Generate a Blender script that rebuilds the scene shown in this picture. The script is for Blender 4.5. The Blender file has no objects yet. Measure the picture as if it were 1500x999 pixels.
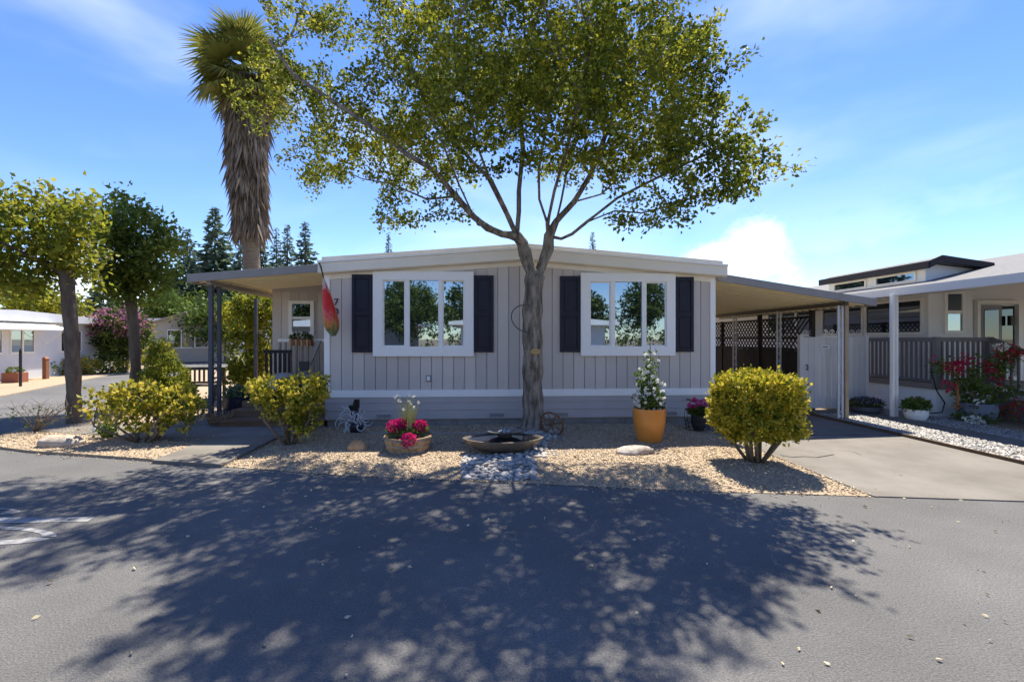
import bpy, math, random
import numpy as np
from mathutils import Vector, Matrix, Euler
random.seed(7); RNG = np.random.default_rng(11)
S = bpy.context.scene; COL = S.collection
rad = math.radians

# ------------------------------------------------------------------ camera, sky, sun, exposure
YAW = rad(3.3); F = 680.0; CX = 750.0; HY = 497.0; CZ = 1.65
cam = bpy.data.objects.new('camera', bpy.data.cameras.new('camera')); COL.objects.link(cam)
cam.location = (0, 0, CZ); cam.rotation_euler = (rad(90), 0, -YAW)
cam.data.sensor_width = 36; cam.data.lens = F/1500*36; cam.data.shift_y = -2.5/1500
cam.data.clip_start = 0.05; cam.data.clip_end = 6000
S.camera = cam
SUN_DIR = Vector((.20, .56, 1)).normalized()          # towards the sun
sun = bpy.data.objects.new('sun', bpy.data.lights.new('sun', 'SUN')); COL.objects.link(sun)
sun.data.energy = 4.0; sun.data.angle = rad(.55); sun.data.color = (1, .93, .80)
sun.rotation_euler = (-SUN_DIR).to_track_quat('-Z', 'Y').to_euler(); sun.location = (6, 14, 30)
W = bpy.data.worlds.new('World'); S.world = W; W.use_nodes = True
def build_world():
    nt = W.node_tree; n = nt.nodes; L = nt.links
    for x in list(n): n.remove(x)
    out = n.new('ShaderNodeOutputWorld'); bg = n.new('ShaderNodeBackground'); bg.inputs[1].default_value = .092
    sky = n.new('ShaderNodeTexSky'); sky.sky_type = 'NISHITA'; sky.sun_disc = False
    sky.sun_elevation = math.asin(SUN_DIR.z); sky.sun_rotation = math.atan2(SUN_DIR.x, SUN_DIR.y)
    sky.altitude = 100; sky.air_density = 1.0; sky.dust_density = .1; sky.ozone_density = 3.6
    hs = n.new('ShaderNodeHueSaturation'); hs.inputs['Saturation'].default_value = 1.2; hs.inputs['Hue'].default_value = .514
    L.new(sky.outputs[0], hs.inputs['Color'])
    tc = n.new('ShaderNodeTexCoord')
    def noise(scale, det, rough, stretch, dist=0.0):
        mp = n.new('ShaderNodeMapping'); mp.inputs['Scale'].default_value = stretch
        mp.inputs['Rotation'].default_value = (0, .35, .3)
        L.new(tc.outputs['Generated'], mp.inputs[0])
        t = n.new('ShaderNodeTexNoise'); t.inputs['Scale'].default_value = scale; t.inputs['Detail'].default_value = det
        t.inputs['Roughness'].default_value = rough; t.inputs['Distortion'].default_value = dist
        L.new(mp.outputs[0], t.inputs['Vector']); return t.outputs[0]
    def ramp(src, a, b):
        r = n.new('ShaderNodeMapRange'); r.inputs[1].default_value = a; r.inputs[2].default_value = b
        r.interpolation_type = 'SMOOTHSTEP'; L.new(src, r.inputs[0]); return r.outputs[0]
    def math_(op, a, b):
        m = n.new('ShaderNodeMath'); m.operation = op
        for i, q in enumerate((a, b)):
            if isinstance(q, (int, float)): m.inputs[i].default_value = q
            else: L.new(q, m.inputs[i])
        return m.outputs[0]
    wisps = math_('MULTIPLY', ramp(noise(1.5, 5, .5, (1, 1, 2.6), .4), .50, .84), .42)
    # one cumulus low over the carport, others like it round the horizon
    sep = n.new('ShaderNodeSeparateXYZ'); L.new(tc.outputs['Generated'], sep.inputs[0])
    low = ramp(sep.outputs[2], .36, .12)
    cum = math_('MULTIPLY', ramp(noise(3.1, 8, .55, (1, 1, 1.7)), .53, .62), low)
    def puff(px, py, r0, r1):
        u = (px-CX)/F; v = (HY-py)/F
        d = Vector((u*math.cos(YAW)+math.sin(YAW), math.cos(YAW)-u*math.sin(YAW), v)).normalized()
        dp = n.new('ShaderNodeVectorMath'); dp.operation = 'DISTANCE'; dp.inputs[1].default_value = d
        wob = noise(7.5, 7, .6, (1, 1, 1.3))
        L.new(tc.outputs['Generated'], dp.inputs[0])
        s = math_('ADD', dp.outputs['Value'], math_('MULTIPLY', math_('SUBTRACT', wob, .5), .22))
        return ramp(s, r1, r0)
    pf = math_('MAXIMUM', puff(1115, 372, .02, .085), puff(1045, 392, .02, .075))
    pf = math_('MAXIMUM', pf, puff(135, 425, .03, .08))
    pf = math_('MAXIMUM', math_('MULTIPLY', pf, .7), math_('MULTIPLY', cum, .16))
    mask = math_('MAXIMUM', wisps, pf)
    mix = n.new('ShaderNodeMixRGB'); L.new(mask, mix.inputs[0]); L.new(hs.outputs[0], mix.inputs[1])
    mix.inputs[2].default_value = (6.6, 7.0, 7.6, 1)
    L.new(mix.outputs[0], bg.inputs[0]); L.new(bg.outputs[0], out.inputs[0])
build_world()
S.view_settings.view_transform = 'Standard'; S.view_settings.look = 'None'
S.view_settings.gamma = 1; S.view_settings.use_curve_mapping = False
S.view_settings.exposure = 1.36

# ------------------------------------------------------------------ helpers
cA, sA = math.cos(YAW), math.sin(YAW)
def at(x, y, Y):                        # surveyed point: picture coordinates + true depth -> world metres
    u = (x-CX)/F; d = Y/(cA-u*sA); return Vector((d*(u*cA+sA), Y, CZ+d*(HY-y)/F))
def gnd(x, y, z=0.0):                   # the same for a point on level ground
    u = (x-CX)/F; d = (CZ-z)*F/(y-HY); return Vector((d*(u*cA+sA), d*(cA-u*sA), z))
def tag(o, label=None, cat=None, group=None, kind=None):
    if label: o['label'] = label
    if cat: o['category'] = cat
    if group: o['group'] = group
    if kind: o['kind'] = kind
    return o
WM = {}
def link(o, parent=None, local=False):
    COL.objects.link(o)
    if parent is not None:
        o.parent = parent
        if not local: o.matrix_parent_inverse = WM.get(parent.name, Matrix()).inverted()
    WM[o.name] = Matrix() if not local else WM.get(parent.name, Matrix())
    return o
def thing(name, label, cat, loc=(0, 0, 0), rotz=0, group=None):
    o = bpy.data.objects.new(name, None); COL.objects.link(o); o.empty_display_size = .2
    o.location = loc; o.rotation_euler = (0, 0, rotz)
    WM[o.name] = Matrix.Translation(Vector(loc)) @ Matrix.Rotation(rotz, 4, 'Z')
    return tag(o, label, cat, group)
def dup(root, loc, rotz, label=None, scale=None):
    r = root.copy(); COL.objects.link(r); r.location = loc; r.rotation_euler = (0, 0, rotz)
    if scale: r.scale = (scale,)*3
    if label: r['label'] = label
    for ch in list(root.children):
        c = ch.copy(); COL.objects.link(c); c.parent = r; c.matrix_parent_inverse = ch.matrix_parent_inverse.copy()
        for g in ch.children:
            d = g.copy(); COL.objects.link(d); d.parent = c; d.matrix_parent_inverse = g.matrix_parent_inverse.copy()
    return r
def copies(o, n, places):               # more pieces sharing one mesh: places = list of (loc, rot or None, scale or None)
    for loc, rot, sc in places:
        c = o.copy(); COL.objects.link(c); c.location = loc
        if rot is not None: c.rotation_euler = rot
        if sc is not None: c.scale = sc
def np_obj(name, V, Fc, mat, parent=None, smooth=False, kind=None, local=False):
    me = bpy.data.meshes.new(name); V = np.asarray(V, dtype=np.float32); Fc = np.asarray(Fc, dtype=np.int32)
    k = Fc.shape[1]; me.vertices.add(len(V)); me.vertices.foreach_set('co', V.ravel())
    me.loops.add(Fc.size); me.loops.foreach_set('vertex_index', Fc.ravel())
    me.polygons.add(len(Fc)); me.polygons.foreach_set('loop_start', np.arange(0, Fc.size, k, dtype=np.int32))
    me.polygons.foreach_set('loop_total', np.full(len(Fc), k, dtype=np.int32))
    if smooth: me.polygons.foreach_set('use_smooth', np.ones(len(Fc), dtype=bool))
    me.update(calc_edges=True); me.materials.append(mat)
    o = bpy.data.objects.new(name, me); link(o, parent, local)
    if kind: o['kind'] = kind
    return o
class MB:
    def __init__(s): s.v = []; s.f = []
    def poly(s, pts):
        b = len(s.v); s.v += [tuple(p) for p in pts]; s.f.append(tuple(range(b, b+len(pts)))); return s
    def box(s, x0, x1, y0, y1, z0, z1, M=None):
        b = len(s.v)
        P = [(x0,y0,z0),(x1,y0,z0),(x1,y1,z0),(x0,y1,z0),(x0,y0,z1),(x1,y0,z1),(x1,y1,z1),(x0,y1,z1)]
        if M is not None: P = [tuple(M @ Vector(p)) for p in P]
        s.v += P
        s.f += [tuple(b+i for i in q) for q in ((0,3,2,1),(4,5,6,7),(0,1,5,4),(1,2,6,5),(2,3,7,6),(3,0,4,7))]; return s
    def prism(s, poly, a, b, axis='z'):          # polygon extruded from a to b along an axis
        n = len(poly); base = len(s.v)
        def pt(p, h): return {'z': (p[0], p[1], h), 'y': (p[0], h, p[1]), 'x': (h, p[0], p[1])}[axis]
        s.v += [pt(p, a) for p in poly] + [pt(p, b) for p in poly]
        s.f.append(tuple(base+i for i in reversed(range(n)))); s.f.append(tuple(base+n+i for i in range(n)))
        for i in range(n):
            j = (i+1) % n; s.f.append((base+i, base+j, base+n+j, base+n+i))
        return s
    def tube(s, pts, radii, n=8, cap=True, flat=1.0):
        pts = [Vector(p) for p in pts]; m = len(pts)
        if not hasattr(radii, '__len__'): radii = [radii]*m
        base = len(s.v); ref = None
        for i, p in enumerate(pts):
            t = (pts[min(i+1, m-1)]-pts[max(i-1, 0)])
            t = t.normalized() if t.length > 1e-9 else Vector((0, 0, 1))
            if ref is None:
                ref = t.cross(Vector((0, 0, 1)) if abs(t.z) < .9 else Vector((1, 0, 0))).normalized()
            ref = (ref - t*ref.dot(t)); ref = ref.normalized() if ref.length > 1e-6 else t.orthogonal().normalized()
            q = t.cross(ref)
            for k in range(n):
                a = 2*math.pi*k/n; s.v.append(tuple(p + ref*math.cos(a)*radii[i] + q*math.sin(a)*radii[i]*flat))
        for i in range(m-1):
            for k in range(n):
                k2 = (k+1) % n
                s.f.append((base+i*n+k, base+i*n+k2, base+(i+1)*n+k2, base+(i+1)*n+k))
        if cap:
            s.f.append(tuple(base+k for k in reversed(range(n)))); s.f.append(tuple(base+(m-1)*n+k for k in range(n)))
        return s
    def lathe(s, prof, n=24, c=(0, 0, 0), sx=1, sy=1, outline=None):
        base = len(s.v); m = len(prof)
        for r, z in prof:
            for k in range(n):
                a = 2*math.pi*k/n
                ox, oy = (math.cos(a), math.sin(a)) if outline is None else outline(a)
                s.v.append((c[0]+r*ox*sx, c[1]+r*oy*sy, c[2]+z))
        for i in range(m-1):
            for k in range(n):
                k2 = (k+1) % n; s.f.append((base+i*n+k, base+i*n+k2, base+(i+1)*n+k2, base+(i+1)*n+k))
        s.f.append(tuple(base+k for k in reversed(range(n)))); s.f.append(tuple(base+(m-1)*n+k for k in range(n)))
        return s
    def build(s, name, mat, parent=None, smooth=False, bevel=0, local=False, recenter=None):
        me = bpy.data.meshes.new(name)
        off = Vector((0, 0, 0))
        if parent is None and recenter is not False:
            a = np.array(s.v); off = Vector(((a[:,0].min()+a[:,0].max())/2, (a[:,1].min()+a[:,1].max())/2, a[:,2].min()))
            s.v = [(p[0]-off.x, p[1]-off.y, p[2]-off.z) for p in s.v]
        me.from_pydata(s.v, [], s.f); me.materials.append(mat)
        if smooth:
            me.polygons.foreach_set('use_smooth', [True]*len(me.polygons))
        me.update()
        o = bpy.data.objects.new(name, me); link(o, parent, local)
        if parent is None: o.location = off; WM[o.name] = Matrix.Translation(off)
        if smooth and smooth != 'all':
            me.set_sharp_from_angle(angle=rad(40))
        if bevel:
            b = o.modifiers.new('bevel', 'BEVEL'); b.width = bevel; b.segments = 2; b.limit_method = 'ANGLE'
        return o
def box(*a, M=None): return MB().box(*a, M=M)

# ------------------------------------------------------------------ materials
MATS = {}
def M(name, c, c2=None, scale=8, rough=.7, bump=0, bscale=60, detail=5, spec=.3, metal=0, island=0, stretch=(1, 1, 1), contrast=(.35, .65), speck=None, wcoord=False, bdist=.02):
    if name in MATS: return MATS[name]
    m = bpy.data.materials.new(name); m.use_nodes = True; nt = m.node_tree; n = nt.nodes; L = nt.links
    p = n['Principled BSDF']; p.inputs['Roughness'].default_value = rough; p.inputs['Metallic'].default_value = metal
    p.inputs['Specular IOR Level'].default_value = spec
    c = tuple(c)+(1,)
    tc = n.new('ShaderNodeTexCoord'); mp = n.new('ShaderNodeMapping'); mp.inputs['Scale'].default_value = stretch
    if wcoord:
        g = n.new('ShaderNodeNewGeometry'); L.new(g.outputs['Position'], mp.inputs[0])
    else: L.new(tc.outputs['Object'], mp.inputs[0])
    cur = None
    if c2 is not None:
        t = n.new('ShaderNodeTexNoise'); t.inputs['Scale'].default_value = scale; t.inputs['Detail'].default_value = detail
        t.inputs['Roughness'].default_value = .62
        L.new(mp.outputs[0], t.inputs['Vector'])
        r = n.new('ShaderNodeMapRange'); r.inputs[1].default_value = contrast[0]; r.inputs[2].default_value = contrast[1]
        L.new(t.outputs[0], r.inputs[0])
        mx = n.new('ShaderNodeMixRGB'); mx.inputs[1].default_value = c; mx.inputs[2].default_value = tuple(c2)+(1,)
        L.new(r.outputs[0], mx.inputs[0]); cur = mx.outputs[0]
    if speck:                                   # fine aggregate: (scale, amount)
        t = n.new('ShaderNodeTexNoise'); t.inputs['Scale'].default_value = speck[0]; t.inputs['Detail'].default_value = 3
        t.inputs['Roughness'].default_value = .8
        L.new(mp.outputs[0], t.inputs['Vector'])
        r = n.new('ShaderNodeMapRange'); r.inputs[1].default_value = .25; r.inputs[2].default_value = .75
        r.inputs[3].default_value = 1-speck[1]; r.inputs[4].default_value = 1+speck[1]
        L.new(t.outputs[0], r.inputs[0])
        mx = n.new('ShaderNodeMixRGB'); mx.blend_type = 'MULTIPLY'; mx.inputs[0].default_value = 1
        if cur is None: mx.inputs[1].default_value = c
        else: L.new(cur, mx.inputs[1])
        cb = n.new('ShaderNodeCombineXYZ')
        for i in range(3): L.new(r.outputs[0], cb.inputs[i])
        L.new(cb.outputs[0], mx.inputs[2]); cur = mx.outputs[0]
    if island:
        g = n.new('ShaderNodeNewGeometry') if island != 'object' else n.new('ShaderNodeObjectInfo')
        r = n.new('ShaderNodeMapRange'); amt = island if island != 'object' else .1
        r.inputs[3].default_value = 1-amt; r.inputs[4].default_value = 1+amt
        L.new(g.outputs['Random Per Island' if island != 'object' else 'Random'], r.inputs[0])
        mx = n.new('ShaderNodeMixRGB'); mx.blend_type = 'MULTIPLY'; mx.inputs[0].default_value = 1
        if cur is None: mx.inputs[1].default_value = c
        else: L.new(cur, mx.inputs[1])
        cb = n.new('ShaderNodeCombineXYZ')
        for i in range(3): L.new(r.outputs[0], cb.inputs[i])
        L.new(cb.outputs[0], mx.inputs[2]); cur = mx.outputs[0]
    if cur is None: p.inputs['Base Color'].default_value = c
    else: L.new(cur, p.inputs['Base Color'])
    if bump:
        t = n.new('ShaderNodeTexNoise'); t.inputs['Scale'].default_value = bscale; t.inputs['Detail'].default_value = 4
        L.new(mp.outputs[0], t.inputs['Vector'])
        b = n.new('ShaderNodeBump'); b.inputs['Strength'].default_value = bump; b.inputs['Distance'].default_value = bdist
        L.new(t.outputs[0], b.inputs['Height']); L.new(b.outputs[0], p.inputs['Normal'])
    MATS[name] = m; return m
def LEAF(name, cols, trans=.35, nscale=1.6, rough=.55, nmix=.45, spec=.2):   # leaves: colour varies leaf by leaf and in patches
    if name in MATS: return MATS[name]
    m = bpy.data.materials.new(name); m.use_nodes = True; nt = m.node_tree; n = nt.nodes; L = nt.links
    p = n['Principled BSDF']; out = n['Material Output']; p.inputs['Roughness'].default_value = rough
    p.inputs['Specular IOR Level'].default_value = spec
    g = n.new('ShaderNodeNewGeometry'); tc = n.new('ShaderNodeTexCoord')
    t = n.new('ShaderNodeTexNoise'); t.inputs['Scale'].default_value = nscale; t.inputs['Detail'].default_value = 3
    L.new(tc.outputs['Object'], t.inputs['Vector'])
    mr = n.new('ShaderNodeMapRange'); mr.inputs[1].default_value = .32; mr.inputs[2].default_value = .68; L.new(t.outputs[0], mr.inputs[0])
    mx = n.new('ShaderNodeMath'); mx.operation = 'MULTIPLY_ADD'; L.new(mr.outputs[0], mx.inputs[0]); mx.inputs[1].default_value = nmix
    m2 = n.new('ShaderNodeMath'); m2.operation = 'MULTIPLY'; L.new(g.outputs['Random Per Island'], m2.inputs[0]); m2.inputs[1].default_value = 1-nmix
    L.new(m2.outputs[0], mx.inputs[2])
    r = n.new('ShaderNodeValToRGB'); e = r.color_ramp.elements
    e[0].position = .12; e[0].color = tuple(cols[0])+(1,); e[1].position = .88; e[1].color = tuple(cols[-1])+(1,)
    for i, c in enumerate(cols[1:-1]):
        q = e.new(.12+.76*(i+1)/(len(cols)-1)); q.color = tuple(c)+(1,)
    L.new(mx.outputs[0], r.inputs[0]); L.new(r.outputs[0], p.inputs['Base Color'])
    tr = n.new('ShaderNodeBsdfTranslucent'); L.new(r.outputs[0], tr.inputs[0])
    ms = n.new('ShaderNodeMixShader'); ms.inputs[0].default_value = trans
    L.new(p.outputs[0], ms.inputs[1]); L.new(tr.outputs[0], ms.inputs[2]); L.new(ms.outputs[0], out.inputs[0])
    MATS[name] = m; return m
def GLASS(name='window_glass', tint=(.012, .015, .018), k=.42):
    if name in MATS: return MATS[name]
    m = bpy.data.materials.new(name); m.use_nodes = True; nt = m.node_tree; n = nt.nodes; L = nt.links
    p = n['Principled BSDF']; p.inputs['Base Color'].default_value = tint+(1,); p.inputs['Roughness'].default_value = .03
    gl = n.new('ShaderNodeBsdfGlossy'); gl.inputs['Roughness'].default_value = .015; gl.inputs['Color'].default_value = (.55, .70, .88, 1)
    ms = n.new('ShaderNodeMixShader'); ms.inputs[0].default_value = k
    L.new(p.outputs[0], ms.inputs[1]); L.new(gl.outputs[0], ms.inputs[2]); L.new(ms.outputs[0], n['Material Output'].inputs[0])
    MATS[name] = m; return m
ASPHALT = M('asphalt', (.110, .107, .103), (.156, .151, .145), scale=.55, rough=.88, bump=.6, bscale=90, speck=(75, .5), detail=10, spec=.25, wcoord=True)
CONCRETE = M('driveway_concrete', (.145, .13, .11), (.205, .186, .16), scale=1.1, rough=.85, bump=.2, bscale=90, speck=(140, .14), wcoord=True)
DARKCON = M('porch_concrete', (.18, .17, .16), (.23, .22, .205), scale=2, rough=.85, bump=.2, speck=(120, .15), wcoord=True)
GRAVEL = M('tan_gravel', (.34, .255, .165), (.46, .355, .24), scale=22, rough=.9, bump=.9, bscale=70, speck=(75, .5), wcoord=True)
CHIP = M('gravel_chips', (.52, .41, .28), (.40, .31, .21), scale=3, rough=.85, island=.42)
EARTH = M('dry_earth', (.22, .17, .11), (.3, .24, .16), scale=.6, rough=.95, bump=.5, speck=(40, .3), wcoord=True)
TAUPE = M('taupe_siding_paint', (.545, .48, .42), (.585, .52, .46), scale=1.3, rough=.6, bump=.06, bscale=120, island='object')
SKIRT = M('skirting_paint', (.42, .38, .36), (.46, .415, .395), scale=3, rough=.6, bump=.05)
WHITE = M('white_trim_paint', (.88, .85, .79), (.90, .87, .82), scale=4, rough=.5)
CREAM = M('cream_fascia_paint', (.82, .75, .62), (.85, .78, .66), scale=3, rough=.55)
CREAMPAN = M('cream_roof_pan', (.88, .76, .50), (.9, .79, .54), scale=2, rough=.5)
NAVY = M('navy_shutter_paint', (.010, .010, .020), (.014, .014, .026), scale=5, rough=.45)
BLOCK = M('concrete_block', (.20, .185, .165), (.27, .25, .225), scale=7, rough=.95, bump=.5, bscale=50)
ROOFG = M('grey_roof_membrane', (.42, .41, .40), (.5, .49, .47), scale=2, rough=.7)
BROWNF = M('taupe_awning_fascia', (.27, .25, .23), (.30, .28, .26), scale=3, rough=.5)
POSTG = M('slate_post_paint', (.07, .075, .10), (.09, .095, .12), scale=5, rough=.5)
BARK = M('grey_bark', (.10, .08, .06), (.34, .285, .22), scale=13, rough=.95, bump=1.0, bscale=26, stretch=(1, 1, .22), contrast=(.38, .62), bdist=.06)
BARK2 = M('brown_bark', (.10, .075, .055), (.18, .14, .105), scale=9, rough=.95, bump=1.0, bscale=22, stretch=(1, 1, .3))
STEM = M('shrub_stem', (.16, .115, .07), (.25, .19, .13), scale=9, rough=.9, bump=.5)
DARKWOOD = M('dark_stained_wood', (.022, .017, .014), (.035, .028, .022), scale=5, rough=.85, stretch=(1, 1, .2), island='object')
DECKWOOD = M('deck_wood', (.15, .095, .06), (.21, .14, .09), scale=6, rough=.75, stretch=(.2, 1, 1))
GREYRAIL = M('grey_rail_paint', (.16, .15, .155), (.19, .18, .185), scale=5, rough=.6)
GATEP = M('gate_paint', (.60, .575, .55), (.64, .615, .59), scale=2, rough=.6, island='object')
NWHITE = M('pale_neighbour_paint', (.80, .785, .765), (.83, .815, .795), scale=2, rough=.6)
SHINGLE = M('grey_shingle', (.17, .165, .16), (.22, .215, .21), scale=14, rough=.9, bump=.4, bscale=30)
DARKTRIM = M('dark_roof_trim', (.022, .018, .02), rough=.6)
BLACK = M('black_metal', (.012, .012, .013), rough=.45)
METAL = M('pale_metal', (.55, .56, .57), (.62, .63, .63), scale=6, rough=.4)
TANMETAL = M('tan_post', (.36, .27, .17), (.42, .32, .21), scale=5, rough=.6)
TERRA = M('orange_glaze', (.55, .21, .035), (.63, .26, .05), scale=2.5, rough=.35, spec=.5)
NAVYPOT = M('navy_glaze', (.012, .014, .028), (.02, .022, .042), scale=4, rough=.3, spec=.5)
PINK = LEAF('pink_petals', [(.45, .012, .10), (.62, .03, .20), (.55, .02, .14)], trans=.3)
PINK2 = LEAF('soft_pink_petals', [(.62, .07, .30), (.75, .16, .42)], trans=.3)
REDP = LEAF('crimson_petals', [(.42, .01, .05), (.58, .03, .10)], trans=.3)
WHITEP = LEAF('white_petals', [(.78, .78, .70), (.85, .85, .80)], trans=.3)
LILAC = LEAF('crape_petals', [(.34, .11, .19), (.45, .18, .28), (.26, .14, .09)], trans=.3)
OAK = LEAF('olive_leaves', [(.055, .078, .010), (.13, .16, .018), (.24, .26, .028), (.44, .40, .045)], trans=.52, nscale=.9, nmix=.4, spec=.12)
MAPLE = LEAF('yellow_green_leaves', [(.08, .115, .012), (.22, .24, .025), (.42, .38, .04)], trans=.5, nscale=.9)
DEEPG = LEAF('deep_green_leaves', [(.03, .055, .014), (.07, .11, .022), (.17, .20, .035)], trans=.42, nscale=1.2)
VARI = LEAF('variegated_leaves', [(.06, .10, .012), (.26, .26, .025), (.55, .46, .05), (.72, .58, .12)], trans=.35, nscale=7, nmix=.5)
VARI2 = LEAF('variegated_leaves_dense', [(.06, .10, .012), (.25, .26, .022), (.56, .46, .04), (.74, .58, .09)], trans=.4, nscale=9, nmix=.5)
GREENL = LEAF('fresh_leaves', [(.05, .10, .018), (.11, .17, .03), (.2, .24, .05)], trans=.35, nscale=6)
CONIF = LEAF('redwood_needles', [(.055, .095, .07), (.11, .16, .105), (.19, .24, .14)], trans=.42, nscale=.5)
PALMG = LEAF('palm_fronds', [(.08, .10, .02), (.19, .2, .04), (.32, .28, .06)], trans=.42)
PALMD = LEAF('dead_palm_fronds', [(.13, .095, .065), (.24, .185, .135), (.36, .29, .22)], trans=.15, nscale=2)
TOPI = LEAF('spruce_needles', [(.08, .115, .015), (.24, .27, .03), (.46, .44, .06)], trans=.4, nscale=3)
GL = GLASS()

# ------------------------------------------------------------------ foliage tools
def unit(a): return a/np.maximum(np.linalg.norm(a, axis=1, keepdims=True), 1e-9)
def leaf_geo(P, D, size, w=.3, fold=.12, rng=RNG):
    n = len(P); D = unit(D); R = unit(rng.normal(size=(n, 3))); Sd = unit(np.cross(D, R)); N = np.cross(D, Sd)
    s = size[:, None] if hasattr(size, '__len__') else np.full((n, 1), size)
    V = np.empty((n, 4, 3)); V[:, 0] = P; V[:, 2] = P+D*s
    mid = P+D*s*.45+N*s*fold; V[:, 1] = mid+Sd*s*w; V[:, 3] = mid-Sd*s*w
    i = np.arange(n)[:, None]*4
    Fc = np.concatenate([i+np.array([[0, 1, 2]]), i+np.array([[0, 2, 3]])], axis=0)
    return V.reshape(-1, 3), Fc
def in_blobs(blobs, n, rng=RNG, shell=.0):      # blobs: (cx,cy,cz, rx,ry,rz[,weight])
    w = np.array([b[3]*b[4]*b[5]*(b[6] if len(b) > 6 else 1) for b in blobs]); w /= w.sum()
    k = rng.choice(len(blobs), size=n, p=w); B = np.array([b[:6] for b in blobs])[k]
    d = unit(rng.normal(size=(n, 3))); r = rng.random(n)**(1/3.); r = shell+(1-shell)*r if shell else r
    return B[:, :3]+d*r[:, None]*B[:, 3:6], d
def foliage(name, blobs, n, size, mat, parent, shell=.55, clumps=None, sig=.08, up=.4, w=.32, kind='stuff', rng=RNG):
    if clumps:
        C, d = in_blobs(blobs, clumps, rng, shell); k = rng.integers(0, clumps, n)
        P = C[k]+rng.normal(size=(n, 3))*sig; D = d[k]
    else: P, D = in_blobs(blobs, n, rng, shell)
    D = D*.7+rng.normal(size=(n, 3))*.7; D[:, 2] += up
    V, Fc = leaf_geo(P, D, size*(.65+.7*rng.random(n)), w, rng=rng)
    return np_obj(name, V, Fc, mat, parent, kind=kind)
def skeleton(limbs, attract, step=.17, infl=1.5, kill=.32, iters=70):
    pos = []; par = []
    def near(p):
        return None if not pos else int(np.argmin(((np.array(pos)-np.array(p))**2).sum(1)))
    for pts in limbs:                              # each limb starts at (or near) an existing node
        pts = [np.array(p, float) for p in pts]; cur = near(pts[0])
        if cur is None: pos.append(pts[0]); par.append(-1); cur = 0
        for a, b in zip(pts[:-1], pts[1:]):
            m = max(1, int(round(np.linalg.norm(b-a)/step)))
            for q in range(1, m+1):
                pos.append(a+(b-a)*q/m); par.append(cur); cur = len(pos)-1
    A = np.array(attract); alive = np.ones(len(A), bool)
    for it in range(iters):
        Pn = np.array(pos); Al = A[alive]
        if not len(Al): break
        d2 = ((Al[:, None, :]-Pn[None])**2).sum(2) if len(Al)*len(Pn) < 8e6 else None
        if d2 is None:
            idx = np.empty(len(Al), int); dm = np.empty(len(Al))
            for i in range(0, len(Al), 400):
                q = ((Al[i:i+400, None, :]-Pn[None])**2).sum(2); idx[i:i+400] = q.argmin(1); dm[i:i+400] = q.min(1)
        else: idx = d2.argmin(1); dm = d2.min(1)
        dm = np.sqrt(dm); ok = dm < infl
        if not ok.any(): break
        dirs = unit(Al-Pn[idx]); acc = {}
        for i in np.nonzero(ok)[0]: acc.setdefault(int(idx[i]), []).append(dirs[i])
        for k, v in acc.items():
            d = np.sum(v, axis=0); nrm = np.linalg.norm(d)
            if nrm < 1e-6: continue
            pos.append(Pn[k]+d/nrm*step+RNG.normal(size=3)*.02); par.append(k)
        al = np.nonzero(alive)[0]; alive[al[dm < kill]] = False
    return np.array(pos), np.array(par)
def grow_radii(pos, par, tip=.005, ex=2.35):
    n = len(pos); r = np.zeros(n); acc = np.zeros(n)
    for i in range(n-1, -1, -1):
        r[i] = max(tip, acc[i]**(1/ex)); 
        if par[i] >= 0: acc[par[i]] += r[i]**ex
    return r
def branch_mesh(name, pos, par, r, mat, parent, minr=0):
    n = len(pos); kids = [[] for _ in range(n)]
    for i in range(n):
        if par[i] >= 0: kids[par[i]].append(i)
    mb = MB(); stack = [(0, None)]
    while stack:
        s, pre = stack.pop(); chain = [] if pre is None else [pre]; c = s
        while True:
            chain.append(c)
            if not kids[c]: break
            ks = sorted(kids[c], key=lambda q: -r[q]); stack += [(q, c) for q in ks[1:]]; c = ks[0]
        if len(chain) < 2: continue
        rr = [r[q] for q in chain]
        if pre is not None: rr[0] = min(rr[0], rr[1]*1.25)
        if max(rr) < minr: continue
        rr = [q*(1+.09*math.sin(i*2.1+pos[chain[0]][0]*9)+random.uniform(-.05, .05)) if q > .05 else q for i, q in enumerate(rr)]
        mb.tube([pos[q] for q in chain], rr, 12 if max(rr) > .06 else (6 if max(rr) > .02 else 3), cap=False)
    return mb.build(name, mat, parent, smooth='all')
def twig_leaves(name, pos, par, r, n, size, mat, parent, maxr=.012, sig=.11, up=.1, w=.3):
    ids = np.nonzero(r < maxr)[0]; k = RNG.choice(ids, n); P = pos[k]+RNG.normal(size=(n, 3))*sig
    D = unit(pos[k]-pos[np.maximum(par[k], 0)]+1e-6)*.5+RNG.normal(size=(n, 3))*.8; D[:, 2] += up
    V, Fc = leaf_geo(P, D, size*(.6+.8*RNG.random(n)), w)
    return np_obj(name, V, Fc, mat, parent, kind='stuff')

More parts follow.
